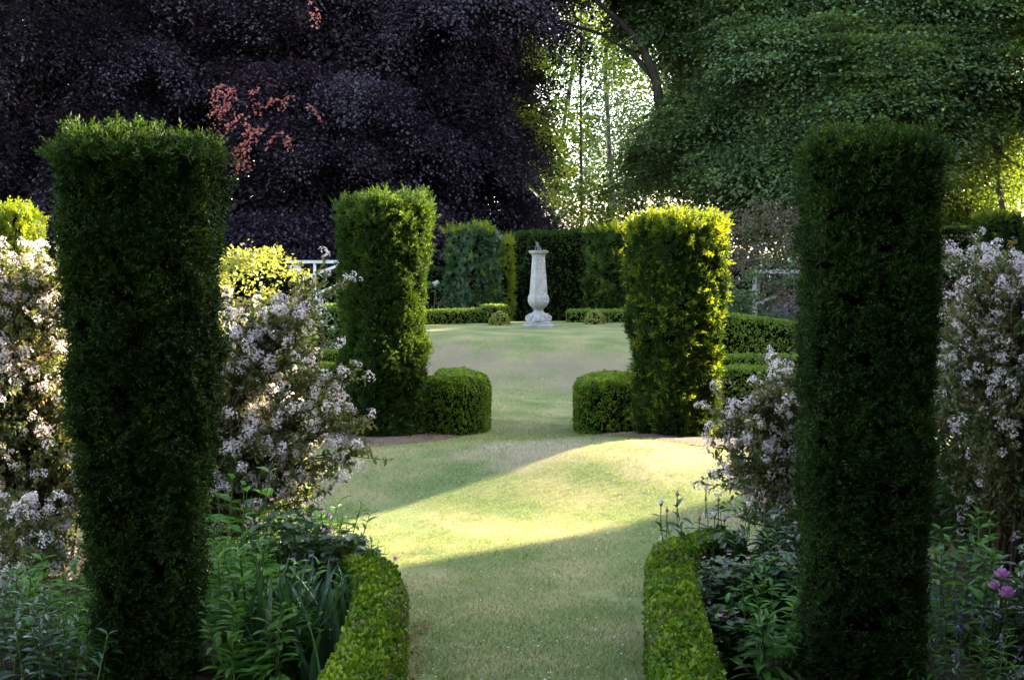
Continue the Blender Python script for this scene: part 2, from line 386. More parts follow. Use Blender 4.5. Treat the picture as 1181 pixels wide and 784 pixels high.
def column_core(c, H, wfun, power=4, rot=0, nseg=40, nring=26, bump=.03, seed=0, top_round=.1, depth=1.0):
    """superellipse column; wfun(t) = full width at height fraction t"""
    a = np.linspace(0, 2 * PI, nseg, endpoint=False); ca, sa = np.cos(a), np.sin(a)
    sx = np.sign(ca) * np.abs(ca) ** (2 / power); sy = np.sign(sa) * np.abs(sa) ** (2 / power) * depth
    ring = []
    zs = list(np.linspace(0, 1, nring))
    for t in zs:
        w = wfun(t) / 2; k = 1.0
        if t > 1 - top_round: k = math.sqrt(max(0, 1 - ((t - 1 + top_round) / top_round) ** 2 * .14))
        ring.append(np.stack([sx * w * k, sy * w * k, np.full(nseg, t * H)], 1))
    w = wfun(1) / 2 * math.sqrt(.86)
    for s in (.7, .35, .02): ring.append(np.stack([sx * w * s, sy * w * s, np.full(nseg, H + .01)], 1))
    V = np.concatenate(ring)
    cr, sr = math.cos(rot), math.sin(rot)
    V[:, :2] = V[:, :2] @ np.array([[cr, sr], [-sr, cr]])
    V += fbm(V, .5, seed)[:, None] * bump * nrm(V * [1, 1, .15] + 1e-6)
    V = V + np.array(c)
    n = len(ring); i = (np.arange(n - 1)[:, None] * nseg + np.arange(nseg)[None]); j = (np.arange(n - 1)[:, None] * nseg + (np.arange(nseg)[None] + 1) % nseg)
    F = np.stack([i, j, j + nseg, i + nseg], -1).reshape(-1, 4)
    return V, F

def clothe(mb, V, F, density, tpls, size, inset=.5, out=.5, up=.3, mi=1, jit=.35, mask=None, zb=None):
    n = int(area(V, F) * density)
    P, Nn = sample(V, F, n)
    if mask is not None:
        k = mask(P, Nn); P, Nn = P[k], Nn[k]
    n = len(P)
    d = nrm(Nn * out + rand_dir(n) * .75 + np.array([0, 0, up]))
    pl = nrm(Nn * .9 + rand_dir(n) * .7)
    sc = size * rng.uniform(1 - jit, 1 + jit, n)
    pos = P - d * sc[:, None] * inset + Nn * (rng.normal(0, size * .16, (n, 1)) + (fbm(P, size * 2.6, 321, 2) * size * .45)[:, None])
    k = rng.integers(0, len(tpls), n); fr = frames(d, pl)
    for t in range(len(tpls)):
        s = k == t
        mb.inst(tpls[t], pos[s], fr[s], sc[s], mi)

def yew_column(pt, H, wfun, mats, label, rot=0, power=4, seed=0, density=2600, size=.085, new_frac=.12, tpls=YEW, top_shag=.0, bump=.035, group=None, depth=1.0, brown=None, hollow=0, newmask=None, top_round=.1):
    x, y = pt; z = gz(x, y) - .03
    root = empty('yew_column', (x, y, z), label, 'topiary', group)
    V, F = column_core((0, 0, 0), H, wfun, power, rot, seed=seed, bump=bump, depth=depth, top_round=top_round)
    mb = MB(); Vc = V * np.array([.93, .93, .985]); mb.add(Vc, F, 0, True)
    thin = lambda P, N: fbm(P, .11, seed + 50) + rng.normal(0, .12, len(P)) > -.40
    clothe(mb, V, F, density, tpls, size, mi=1, mask=thin)
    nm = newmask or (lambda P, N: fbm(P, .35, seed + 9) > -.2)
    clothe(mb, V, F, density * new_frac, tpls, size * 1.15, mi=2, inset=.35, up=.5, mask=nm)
    top = lambda P, N: (P[:, 2] > H * .965)
    clothe(mb, V, F, density * .3, tpls, size * 1.25, mi=2, inset=.1, up=.5, out=.7, mask=top)  # lighter second needle colour puts in the sunlit top fringe
    if top_shag:
        V2 = V[V[:, 2] > H * .9]; 
        k = rng.integers(0, len(V2), int(140 * top_shag)); P = V2[k] + rng.normal(0, .03, (len(k), 3))
        for p in P:
            n = rng.integers(5, 10); d = nrm(np.array([p[0] * .8, p[1] * .8, 0]) + np.array([rng.normal(0, .45), rng.normal(0, .45), rng.uniform(.35, .9)]))
            t = np.linspace(0, 1, n)[:, None] * rng.uniform(.06, .13) * top_shag
            pp = p + t * d; dd = nrm(d + rand_dir(n) * .6)
            mb.inst(tpls[0], pp, frames(dd, rand_dir(n)), np.full(n, size * .9), 2)
    if hollow:                                       # bare brown twigs where the clipped face has worn thin
        P, Nn = sample(V, F, hollow)
        k = brown(P); P, Nn = P[k], Nn[k]; n = len(P)
        mb.inst(RHN, P - Nn * .015, frames(nrm(rand_dir(n) + [0, 0, .8]), Nn), rng.uniform(.025, .06, n), 3)
    mb.build('foliage', [core, *mats, litter_m], root)
    st = MB()
    for k in range(5):
        a = rng.uniform(0, 2 * PI); r = wfun(0) * .22
        tube(st, [(r * math.cos(a), r * math.sin(a), -.05), (r * .9 * math.cos(a + .2), r * .9 * math.sin(a + .2), .5 * H), (r * .8 * math.cos(a), r * .8 * math.sin(a), .9 * H)], [.035, .028, .01], 7)
    st.build('trunk', bark, root)
    return root

def tube(mb, pts, rad, sides=6, mi=0):
    pts = np.array(pts, float); n = len(pts)
    rad = np.broadcast_to(np.asarray(rad, float), (n,))
    t = nrm(np.gradient(pts, axis=0)); ref = np.array([0, 0, 1.]) if abs(t[0][2]) < .9 else np.array([1., 0, 0])
    u = nrm(np.cross(t, ref)); w = np.cross(t, u)
    a = np.linspace(0, 2 * PI, sides, endpoint=False)
    V = pts[:, None] + rad[:, None, None] * (np.cos(a)[None, :, None] * u[:, None] + np.sin(a)[None, :, None] * w[:, None])
    i = (np.arange(n - 1)[:, None] * sides + np.arange(sides)[None]); j = (np.arange(n - 1)[:, None] * sides + (np.arange(sides)[None] + 1) % sides)
    F = np.stack([i, j, j + sides, i + sides], -1).reshape(-1, 4)
    mb.add(V.reshape(-1, 3), F, mi, True)
def tubes(mb, P0, P1, P2, r0, r1, mi=0, segs=5, sides=3):
    """many thin quadratic curves at once"""
    P0, P1, P2 = (np.asarray(p, float) for p in (P0, P1, P2)); n = len(P0)
    t = np.linspace(0, 1, segs + 1)[None, :, None]
    C = P0[:, None] * (1 - t) ** 2 + 2 * P1[:, None] * t * (1 - t) + P2[:, None] * t * t
    T = nrm(np.gradient(C, axis=1)); u = nrm(np.cross(T, [.31, .2, .1])); w = np.cross(T, u)
    a = np.linspace(0, 2 * PI, sides, endpoint=False); rr = (r0 + (r1 - r0) * t[..., None])
    V = C[:, :, None] + rr * (np.cos(a)[None, None, :, None] * u[:, :, None] + np.sin(a)[None, None, :, None] * w[:, :, None])
    base = np.arange(n)[:, None, None] * (segs + 1) * sides
    i = base + np.arange(segs)[None, :, None] * sides + np.arange(sides)[None, None]
    j = base + np.arange(segs)[None, :, None] * sides + (np.arange(sides)[None, None] + 1) % sides
    F = np.stack([i, j, j + sides, i + sides], -1).reshape(-1, 4)
    mb.add(V.reshape(-1, 3), F, mi, True)
    return C

def resample(path, step):
    P = np.array(path, float)
    # smooth with Chaikin
    for _ in range(2):
        Q = [P[0]]
        for a, b in zip(P[:-1], P[1:]): Q += [a * .75 + b * .25, a * .25 + b * .75]
        Q.append(P[-1]); P = np.array(Q)
    d = np.r_[0, np.cumsum(np.linalg.norm(np.diff(P, axis=0), axis=1))]
    n = max(3, int(d[-1] / step)); s = np.linspace(0, d[-1], n + 1)
    return np.stack([np.interp(s, d, P[:, k]) for k in range(2)], 1)
def hedge_core(path, w, h, seed=0, bump=.02, step=.08, rnd=.18, base=None, smooth=True, hfun=None):
    c = resample(path, step) if smooth else np.array(path, float)
    t = nrm(np.gradient(c, axis=0)); s = np.stack([t[:, 1], -t[:, 0]], 1); n = len(c)
    r = min(w, h) * rnd
    prof = [(-w / 2 * .96, 0), (-w / 2 * .98, h * .33), (-w / 2, h * .66), (-w / 2, h - r), (-w / 2 + r * .3, h - r * .3), (-w / 2 + r, h), (-w * .15, h), (w * .15, h), (w / 2 - r, h), (w / 2 - r * .3, h - r * .3), (w / 2, h - r), (w / 2, h * .66), (w / 2 * .98, h * .33), (w / 2 * .96, 0)]
    k = len(prof); V = np.zeros((n, k, 3))
    g = ground(c[:, 0], c[:, 1]) if base is None else np.full(n, base)
    for i, (o, z) in enumerate(prof):
        V[:, i, :2] = c + s * o
        V[:, i, 2] = g - .03 + z * (1 if hfun is None else hfun(np.linspace(0, 1, n)))
    caps = []
    F = []
    idx = np.arange(n * k).reshape(n, k)
    F.append(np.stack([idx[:-1, :-1], idx[:-1, 1:], idx[1:, 1:], idx[1:, :-1]], -1).reshape(-1, 4))
    V = V.reshape(-1, 3)
    # end caps: shrunken rings closing to a line
    for e, sgn in ((0, -1), (n - 1, 1)):
        ring = V[idx[e]]; ctr = ring.mean(0)
        push = np.array([t[e][0], t[e][1], 0]) * sgn
        r2 = ctr + (ring - ctr) * [.82, .82, .9] + push * w * .12; r3 = ctr + (ring - ctr) * [.05, .05, .6] + push * w * .15
        b = len(V); V = np.concatenate([V, r2, r3])
        a0 = idx[e]; a1 = np.arange(b, b + k); a2 = np.arange(b + k, b + 2 * k)
        for p, q in ((a0, a1), (a1, a2)):
            f = np.stack([p[:-1], p[1:], q[1:], q[:-1]], -1)
            F.append(f if sgn > 0 else f[:, ::-1])
    F = np.concatenate(F)
    V = V + fbm(V, .45, seed)[:, None] * bump * np.array([1, 1, .6]) * nrm(np.stack([fbm(V, 3, seed + 1), fbm(V, 3, seed + 2), 0 * V[:, 0] + 1], 1))
    # orient faces outward
    A = V[F]; nn = np.cross(A[:, 2] - A[:, 0], A[:, 3] - A[:, 1]); cen = A.mean(1)
    near = np.argmin(((cen[:, None, :2] - c[None]) ** 2).sum(-1), 1)
    ref = np.concatenate([cen[:, :2] - c[near], (cen[:, 2] - g[near] - h * .5)[:, None]], 1)
    fl = (nn * ref).sum(1) < 0
    F[fl] = F[fl][:, ::-1]
    return V, F

def hedge(name, path, w, h, label, category='hedge', group=None, mats=None, density=6000, size=.022, seed=0, tpls=(RH,), bump=.02, step=.08, top_mat=False, dry=None, rnd=.18, smooth=True, hfun=None, up=.35, topdens=.5):
    V, F = hedge_core(path, w, h, seed, bump, step, rnd, smooth=smooth, hfun=hfun)
    mb = MB(); cen = V.mean(0)
    Vi = V.copy(); Vi[:, 2] -= size * .5; mb.add(Vi, F, 0, True)
    clothe(mb, V, F, density, tpls, size, mi=1, inset=.45, up=up)
    if topdens:
        g = V[:, 2].min()
        clothe(mb, V, F, density * topdens, tpls, size * 1.1, mi=1, inset=.2, up=.8, mask=lambda P, N: N[:, 2] > .5)
    if dry is not None:
        clothe(mb, V, F, density * .5, (RHN,), size * 1.3, mi=2, inset=.3, up=.2, mask=dry)
    c0 = resample(path, step)[0]
    o = mb.build(name, [core] + list(mats or [box, box_dry]), origin=(c0[0], c0[1], gz(c0[0], c0[1])))
    return tag(o, label, category, group)

# foreground columns
fx = lambda a: at(a, 400, 5.9)[0]
dk = lambda P, N: fbm(P, .3, 91) > -9
bw = lambda P: (P[:, 0] > .08) & (P[:, 2] < 1.0)
yew_column((fx(166) - .01, 5.95), 2.31, lambda t: .335 + .265 * t - .015 * math.sin(t * 9), [yew_dark, yew],
           'tall tapering dark yew column at the left, nearest the camera', rot=.05, seed=3, density=5200, size=.060, new_frac=.05, brown=bw, hollow=700, top_shag=.3, bump=.03, power=6, top_round=.03, group='clipped yew columns')
yew_column((fx(1003), 5.95), 2.31, lambda t: .44 + .08 * t - .01 * math.sin(t * 9), [yew_dark, yew],
           'tall straight near-black yew column at the right, nearest the camera', rot=-.08, seed=5, density=5200, size=.056, new_frac=.03, brown=lambda P: P[:, 0] > .15, hollow=500, top_shag=.15, bump=.025, power=4, top_round=.04, group='clipped yew columns')
# middle pair
yew_column((at(440, 400, 12.3)[0], 12.45), 2.05, lambda t: .55 + .09 * sst(.1, .9, t) - .04 * sst(.9, 1, t), [yew, yew_mid],
           'shaggy green yew column left of the path with ragged top', rot=.75, seed=8, density=3800, size=.078, new_frac=.05, top_shag=1.0, bump=.06, power=3.4, group='clipped yew columns')
yew_column((at(780, 400, 12.1)[0] - .02, 11.98), 1.83, lambda t: .53 + .11 * sst(0, .8, t), [yew, yew_sunlit_new],
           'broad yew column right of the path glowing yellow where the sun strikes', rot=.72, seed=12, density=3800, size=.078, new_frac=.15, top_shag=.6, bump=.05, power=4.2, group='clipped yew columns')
# far ring
def px_col(px, Y): return at(px, 300, Y)[0]
yew_column((px_col(546, 25.3), 25.3), 1.68, lambda t: .72 + .03 * math.sin(3 * t), [yew_blue, yew_sunlit_new], 'blunt blue-green yew column just left behind the sundial with one sunlit edge', rot=.62, seed=15, density=900, size=.13, new_frac=.03, tpls=YEWF, power=5, bump=.04, group='clipped yew columns')
yew_column((px_col(706, 24.8), 25.0), 1.66, lambda t: .70, [yew, yew_sunlit_new], 'dark yew column right behind the sundial, half hidden by the glowing column', rot=.7, seed=17, density=900, size=.13, new_frac=.1, tpls=YEWF, power=5, bump=.04, group='clipped yew columns')
yew_column((px_col(572, 26.5), 26.5), 1.72, lambda t: .55, [yew_sunlit_new, yew_sunlit_new], 'sunlit golden sliver of yew peeping out behind the blue-green column', rot=.1, seed=18, density=900, size=.12, new_frac=.1, tpls=YEWF, power=5, bump=.02, group='clipped yew columns')  # sunlight on this column is put into its yellow needle colour
yew_column((px_col(2, 18.6), 18.6), 2.2, lambda t: .95, [yew_sunlit_new, yew_sunlit_new], 'sunlit golden yew column at the far left edge beyond the flowering shrub', rot=.2, seed=19, density=900, size=.12, new_frac=.2, tpls=YEWF, power=3, bump=.03, group='clipped yew columns')  # this column takes the painted sunlit yellow all over
yew_column((px_col(1149, 31), 31), 2.45, lambda t: .86, [yew, yew_sunlit_new], 'small square yew pillar beyond the right flowering shrub with sunlit top', rot=.1, seed=21, density=700, size=.13, new_frac=.05, tpls=YEWF, power=7, bump=.02, group='clipped yew columns')

YF = [T_rhomb(.35, .1)]
def far_hedge(path, w, h, label, seed, mats=(yew_dark, yew_sunlit_new), density=1300, size=.06, rnd=.08, bump=.04, hfun=None, group='tall clipped yew hedges', step=.2):
    return hedge('yew_hedge', path, w, h, label, 'hedge', group, [mats[0], mats[1]], density, size, seed, tpls=YF, bump=bump, step=step, rnd=rnd, hfun=hfun)
a = at(640, 258, 27)[0]
far_hedge([(at(606, 300, 29)[0], 31.4), (at(611, 300, 29)[0], 29.6), (at(645, 300, 29)[0], 29.2), (at(678, 300, 29)[0], 29.4), (at(692, 300, 29)[0], 31.3)], .8, 2.13, 'dark rounded yew hedge wall directly behind the sundial', 31, mats=(yew, yew_sunlit_new), rnd=.35)
far_hedge([(-9.5, 29), (-4, 29.3), (at(560, 300, 29)[0], 29.3), (at(598, 300, 29)[0], 29.4)], .8, 1.35, 'low dark yew hedge running left from behind the sundial', 32, mats=(yew_dark, yew_sunlit_new))
far_hedge([(-16, 34), (at(28, 300, 32)[0], 32.5), (at(92, 300, 32)[0], 32.3), (-7.5, 32)], .9, 2.15, 'tall green yew hedge seen between far left pillar and near column', 33, mats=(yew, yew_sunlit_new))
far_hedge([(at(1076, 300, 33)[0], 33), (at(1128, 300, 33)[0], 33), (13.5, 33.3)], .8, 2.25, 'clipped yew hedge with sunlit top behind the small square pillar', 34, mats=(yew, yew_sunlit_new))
far_hedge([(4.4, 29.5), (6.5, 30), (8.8, 31)], .8, 1.5, 'dim yew hedge behind the reddish rambler', 35)

# low box hedges
dryL = lambda P, N: (fbm(P, .5, 77) > .05) & ((N[:, 0] > .3) | (fbm(P, .22, 78) > .5))
hedge('box_hedge', [(-.57, 3.2), (-.565, 4.4), (-.555, 5.4), (-.57, 6.2), (-.70, 6.8), (-1.0, 7.15)], .21, .41,
      'low box hedge at the left edge of the grass path with brown bare patches', group='low box hedges edging the near beds', density=13500, size=.023, topdens=.3, tpls=(RHW,), seed=41, dry=dryL, bump=.03)
dryR = lambda P, N: (fbm(P, .4, 79) > .1) & (N[:, 2] > .3) & (fbm(P, .15, 80) > .0)
hedge('box_hedge', [(.60, 3.2), (.62, 4.6), (.68, 5.8), (.755, 6.7), (.84, 7.2), (1.15, 7.45)], .22, .40,
      'low box hedge at the right edge of the grass path, bright green', group='low box hedges edging the near beds', density=13500, size=.023, topdens=.3, tpls=(RHW,), seed=42, dry=dryR, bump=.03)
G2 = 'low box hedges round the middle beds'
hedge('box_hedge', [(-.95, 12.75), (-.62, 12.68), (-.42, 12.95), (-.40, 13.5), (-.6, 14.2)], .40, .54, 'rounded end of box hedge left of the path beside the shaggy column', group=G2, density=15000, size=.024, seed=43, mats=[box, box_dry], rnd=.22)
hedge('box_hedge', [(1.0, 12.75), (.86, 12.7), (.77, 12.95), (.80, 13.5), (1.05, 14.2)], .40, .52, 'rounded end of box hedge right of the path beside the glowing column', group=G2, density=15000, size=.024, seed=44, mats=[box, box_dry], rnd=.22)
G3 = 'parterre box hedges'
def par(path, w, h, label, seed, mats=(box_far, box_dry), dens=5000):
    hedge('box_hedge', path, w, h, label, group=G3, density=dens, size=.034, seed=seed, mats=list(mats), step=.15, bump=.02)
par([(-4.6, 14.4), (-3.2, 14.6), (-1.7, 14.8)], .4, .55, 'front row of the left parterre hedges behind the pale shrub', 51)
par([(-5.2, 16.6), (-3.6, 16.8), (-1.9, 17.0)], .4, .55, 'second row of the left parterre hedges behind the pale shrub', 52)
par([(-6.0, 20.4), (-4.0, 20.6), (-2.6, 20.6), (-1.9, 20.2)], .6, .62, 'sunlit golden-green hedge behind the left parterre rows', 53, mats=(box, box_dry))
par([(1.9, 14.9), (2.8, 14.9), (4.6, 14.7)], .45, .5, 'front row of the right parterre hedges beside the glowing column', 54)
par([(2.15, 17.3), (3.4, 17.3), (5.2, 17.0)], .4, .45, 'middle row of the right parterre hedges', 55)
par([(2.7, 20.0), (3.2, 20.0), (4.6, 20.0), (6.8, 19.4)], .6, .52, 'deepest and widest row of the right parterre hedges', 56)
par([(-2.4, 22.9), (-1.35, 23.6), (-.6, 24.1)], .35, .25, 'thin box edging along the mound rim left of the sundial', 57)
par([(-.45, 24.1), (-.15, 24.2)], .4, .32, 'short box block at the left of the sundial plinth', 58)
par([(1.0, 24.3), (1.5, 24.2), (2.6, 23.6)], .35, .22, 'thin box edging along the mound rim right of the sundial', 59)

def ball(px, py, Y, r, label):
    x, y, _ = at(px, py, Y); z = gz(x, y)
    V, F = column_core((0, 0, 0), r * 1.3, lambda t: 2 * r * math.sqrt(max(.05, 1 - (t * .95) ** 2)) , 2, 0, 20, 8, .02, int(px))
    mb = MB(); mb.add(V * .94, F, 0, True); clothe(mb, V, F, 4000, (RH,), .04, mi=1)
    o = mb.build('clipped_bush', [core, yellow], origin=None); o.location = (x, y, z - .02)
    tag(o, label, 'bush', 'small golden bushes on the mound')
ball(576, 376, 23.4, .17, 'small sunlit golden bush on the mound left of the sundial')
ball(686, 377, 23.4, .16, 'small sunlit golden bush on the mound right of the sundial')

# ------------------------------------------------------------------ sundial
def sundial():
    x, y, _ = DIAL; z = gz(x, y) - .03
    root = empty('sundial', (x, y, z), 'tall octagonal stone baluster sundial standing on the grassy mound', 'sundial'); root.scale = (.96, .96, .9)
    def lathe(prof, sides, name, mat, sq=False, sm=False, rot=PI / 8):
        mb = MB(); a = np.linspace(0, 2 * PI, sides, endpoint=False) + rot
        V = np.array([[r * math.cos(t), r * math.sin(t), h] for r, h in prof for t in a]); n = len(prof)
        i = (np.arange(n - 1)[:, None] * sides + np.arange(sides)[None]); j = (np.arange(n - 1)[:, None] * sides + (np.arange(sides)[None] + 1) % sides)
        mb.add(V, np.stack([i, j, j + sides, i + sides], -1).reshape(-1, 4), 0, sm)
        c = len(prof) - 1
        cap = np.arange(c * sides, (c + 1) * sides)
        mb.add(np.zeros((0, 3)), [], 0); mb.f.append((cap[None], 0, False))
        return mb.build(name, mat, root)
    q = math.sqrt(2)
    lathe([(.235 * q, 0), (.24 * q, .015), (.24 * q, .075), (.225 * q, .09), (.0, .09)][:4], 4, 'plinth', stone, rot=PI / 4)
    lathe([(.185 * q, .087), (.19 * q, .10), (.19 * q, .125), (.17 * q, .14)], 4, 'plinth', stone, rot=PI / 4)
    lathe([(.20, .137), (.205, .16), (.20, .185), (.175, .205), (.165, .225), (.15, .25), (.115, .28), (.085, .305), (.075, .33), (.085, .345), (.10, .355)], 16, 'carved_base', stone, sm=True)
    # carved acanthus bulges round the base
    mb = MB()
    for k in range(8):
        t = 2 * PI * k / 8
        pts = [(.19 * math.cos(t), .19 * math.sin(t), .15), (.185 * math.cos(t), .185 * math.sin(t), .21), (.13 * math.cos(t), .13 * math.sin(t), .275)]
        tube(mb, pts, [.03, .034, .012], 8)
    mb.build('carved_leaves', stone, root)
    lathe([(.085, .352), (.10, .365), (.13, .39), (.165, .43), (.188, .48), (.19, .54), (.18, .575), (.165, .60)], 8, 'bowl', stone)
    lathe([(.163, .597), (.158, .63), (.135, .95), (.112, 1.27), (.112, 1.275)], 8, 'shaft', stone)
    lathe([(.112, 1.272), (.12, 1.285), (.12, 1.30), (.135, 1.315), (.165, 1.335), (.168, 1.35), (.178, 1.355), (.178, 1.372)], 8, 'capital', stone)
    lathe([(.125, 1.369), (.128, 1.372), (.128, 1.380), (.125, 1.383)], 24, 'dial_plate', metal_dk)
    g = MB(); w = .009
    A = np.array([[-.03, 0, 1.38], [.055, 0, 1.38], [-.02, 0, 1.545], [-.055, 0, 1.55]])
    A = np.array([[.06, 0, 1.382], [-.02, 0, 1.382], [-.045, 0, 1.50], [-.02, 0, 1.54]])
    V = np.concatenate([A + [0, -w, 0], A + [0, w, 0]])
    g.add(V, np.array([[0, 1, 2, 3], [7, 6, 5, 4], [0, 4, 5, 1], [1, 5, 6, 2], [2, 6, 7, 3], [3, 7, 4, 0]]))
    tube(g, [(-.05, 0, 1.382), (-.052, 0, 1.43), (-.03, 0, 1.48)], .008, 6)
    g.build('gnomon', metal_dk, root)
sundial()

# ------------------------------------------------------------------ trees
def crown_points(ells, n, shell=.35):
    """points near the surface of a union of ellipsoids (c, r) with outward normals"""
    P = []; Nn = []
    vol = np.array([(e[1][0] * e[1][1] * e[1][2]) ** (2 / 3) for e in ells]); cnt = rng.multinomial(n, vol / vol.sum())
    for i, (c, r) in enumerate(ells):
        c = np.array(c, float); r = np.array(r, float)
        d = rand_dir(cnt[i]); s = 1 - shell * rng.random(len(d)) ** 1.6
        p = c + d * r * s[:, None]; keep = np.ones(len(p), bool)
        for j, (c2, r2) in enumerate(ells):
            if j != i: keep &= (((p - np.array(c2)) / np.array(r2)) ** 2).sum(1) > .75
        P.append(p[keep]); Nn.append(nrm(d[keep] / r))
    return np.concatenate(P), np.concatenate(Nn)
def sprays(mb, P, Nn, nl, length, leaf, tpl, droop=.5, flat=.9, mi=0, width=.5, thick=.08):
    """each spray: leaves spread over a flat drooping fan"""
    n = len(P)
    if n == 0: return
    out = nrm(Nn * [1, 1, .35] + rand_dir(n) * .35)
    side = nrm(np.cross(out, [0, 0, 1.]) + 1e-6); upv = np.cross(side, out)
    L = length * rng.uniform(.6, 1.3, n)
    t = rng.random((n, nl)); w = rng.normal(0, 1, (n, nl)) * width * (1.05 - t * .6) * .5
    h = rng.normal(0, thick, (n, nl))
    pos = P[:, None] + (out[:, None] * t[..., None] + side[:, None] * w[..., None] + upv[:, None] * h[..., None]) * L[:, None, None]
    pos[..., 2] -= droop * (t ** 1.7 + .3 * w * w) * L[:, None]
    pos = pos.reshape(-1, 3); m = len(pos)
    d = nrm(np.repeat(out, nl, 0) * .8 + np.repeat(side, nl, 0) * np.sign(w.ravel())[:, None] * .8 + rand_dir(m) * .6 - np.array([0, 0, droop * .7]))
    nv = nrm(np.repeat(upv, nl, 0) * flat + rand_dir(m) * .6)
    mb.inst(tpl, pos, frames(d, nv), leaf * rng.uniform(.65, 1.25, m), mi)
def in_view(P, lo=.16):
    px = CX + F_PX * P[:, 0] / P[:, 1]; py = 290 - F_PX * (P[:, 2] - CAM_H) / P[:, 1]
    ins = (px > -110) & (px < 1290) & (py > -90) & (P[:, 1] > 0)
    if P[:, 1].max() < 0: return np.ones(len(P), bool)
    return ins | (rng.random(len(P)) < lo)
def tree(name, base, label, category, ells, trunk, limbs, nspray, nl, length, leaf, mat, bark_m=bark, clump=0, shelf=None, droop=.5, flat=.9, shell=.35, tpl=RHW, group=None, extra=None, keep=None, width=.5, thick=.08, fill=0, fillm=None):
    root = empty(name, base, label, category, group); b = np.array(base)
    if shelf:                                        # boughs: flat layered shelves of foliage with dark gaps between them
        ns, rad, th, sag = shelf
        Cc, Cn = crown_points(ells, ns, shell); k = in_view(Cc); Cc, Cn = Cc[k], Cn[k]
        per = max(3, nspray // len(Cc)); a = rng.uniform(0, 2 * PI, (len(Cc), per)); q = np.sqrt(rng.random((len(Cc), per))) * rad * rng.uniform(.55, 1.25, (len(Cc), 1))
        off = np.stack([np.cos(a) * q, np.sin(a) * q, rng.normal(0, th, a.shape) - sag * q * q / rad], -1)
        P = (Cc[:, None] + off).reshape(-1, 3)
        Nn = nrm((np.repeat(Cn, per, 0)) + .7 * nrm(off).reshape(-1, 3) * [1, 1, .2])
    else:
        P, Nn = crown_points(ells, nspray, shell)
    if keep is not None:
        k = keep(P); P, Nn = P[k], Nn[k]
    k = in_view(P); P, Nn = P[k], Nn[k]
    if clump:
        k = fbm(P * [1, 1, 1.6], clump, 200 + nspray, 2) > -.22; P, Nn = P[k], Nn[k]
    mb = MB(); sprays(mb, P - b, Nn, nl, length, leaf, tpl, droop, flat, 0, width, thick)
    if shelf:                                        # finer inner layer seen between the boughs
        Pi, Ni = crown_points([(c, np.array(r) * .76) for c, r in ells], int(nspray * .5), .25)
        if keep is not None:
            k = keep(Pi); Pi, Ni = Pi[k], Ni[k]
        k = in_view(Pi, .05); Pi, Ni = Pi[k], Ni[k]
        sprays(mb, Pi - b, Ni, int(nl * .7), length * 1.1, leaf, tpl, droop * 1.2, flat * .5, 0, width, .25)
    if fill:                                          # the inner leaves that close the crown
        Pf, Nf = crown_points([(c, np.array(r) * .78) for c, r in ells], fill, .35)
        if keep is not None:
            kk = keep(Pf); Pf, Nf = Pf[kk], Nf[kk]
        kk = in_view(Pf); Pf, Nf = Pf[kk], Nf[kk]
        m = len(Pf); mb.inst(RHW, Pf - b, frames(rand_dir(m), Nf + rand_dir(m) * .5), rng.uniform(.3, .55, m) * leaf * 4, 0)
        Pf, Nf = crown_points([(c, np.array(r) * .62) for c, r in ells], fill, .3)
        if keep is not None:
            kk = keep(Pf); Pf, Nf = Pf[kk], Nf[kk]
        kk = in_view(Pf); Pf, Nf = Pf[kk], Nf[kk]
        m = len(Pf); mb.inst(RHW, Pf - b, frames(rand_dir(m), Nf + rand_dir(m) * .3), rng.uniform(.2, .34, m), 0)
    mats = [mat]
    if extra is not None: mats.append(extra[0]); extra[1](mb, b)
    mb.build('crown', mats, root)
    tm = MB()
    for pts, r in [trunk] + limbs: tube(tm, np.array(pts) - b, r, 9)
    tm.build('trunk', bark_m, root)
    return root
def mklimbs(base, top, ells, n, r):
    out = []
    for k in range(n):
        c, rr = ells[rng.integers(len(ells))]
        tgt = np.array(c) + rand_dir(1)[0] * np.array(rr) * .75
        s = np.array(base) + (np.array(top) - np.array(base)) * rng.uniform(.3, 1)
        mid = (s + tgt) / 2 + np.array([0, 0, np.linalg.norm(tgt - s) * .12]) + rand_dir(1)[0] * .3
        t = np.linspace(0, 1, 7)[:, None]
        out.append(((s * (1 - t) ** 2 + 2 * mid * t * (1 - t) + tgt * t * t), np.linspace(r, r * .12, 7)))
    return out

# copper beech
E = [((-9.4, 40, 3.5), (9.0, 6.5, 9.5)), ((-13, 38, 8), (7, 6, 7)), ((-3.2, 38.5, 9.6), (4.4, 4.5, 2.6)), ((-6.5, 38, 3.2), (6.4, 5.5, 4.2)), ((-19, 38, 4), (6, 5, 8)), ((-12, 37, 2.6), (6, 5, 4)), ((-.6, 37.5, 9.3), (1.9, 3, 1.1)), ((-4.0, 38, 5.6), (3.7, 4, 4.0)), ((-2.6, 38.5, 2.4), (2.8, 3, 2.4))]
def red(mb, b):
    for px, py, Y, n, r in ((262, 112, 31.6, 9, .35), (276, 140, 31.6, 12, .4), (282, 165, 31.6, 7, .3), (318, 146, 31.8, 7, .3), (340, 118, 31.8, 3, .2), (296, 128, 31.8, 3, .25), (900 - 540, 8, 31.8, 3, .4)):
        n = max(2, int(n * .6)); p = np.array(at(px, py, Y)) + rng.normal(0, r, (n, 3)) * [.5, .5, .9]
        sprays(mb, p - b, nrm(rand_dir(n) + [0, -1, -.6]), 30, .42, .075, RHW, .9, .4, 1, .35)
bt = [(-9.5, 40, -.2), (-9.4, 40, 2), (-9.6, 40, 6), (-9.2, 40, 11)]
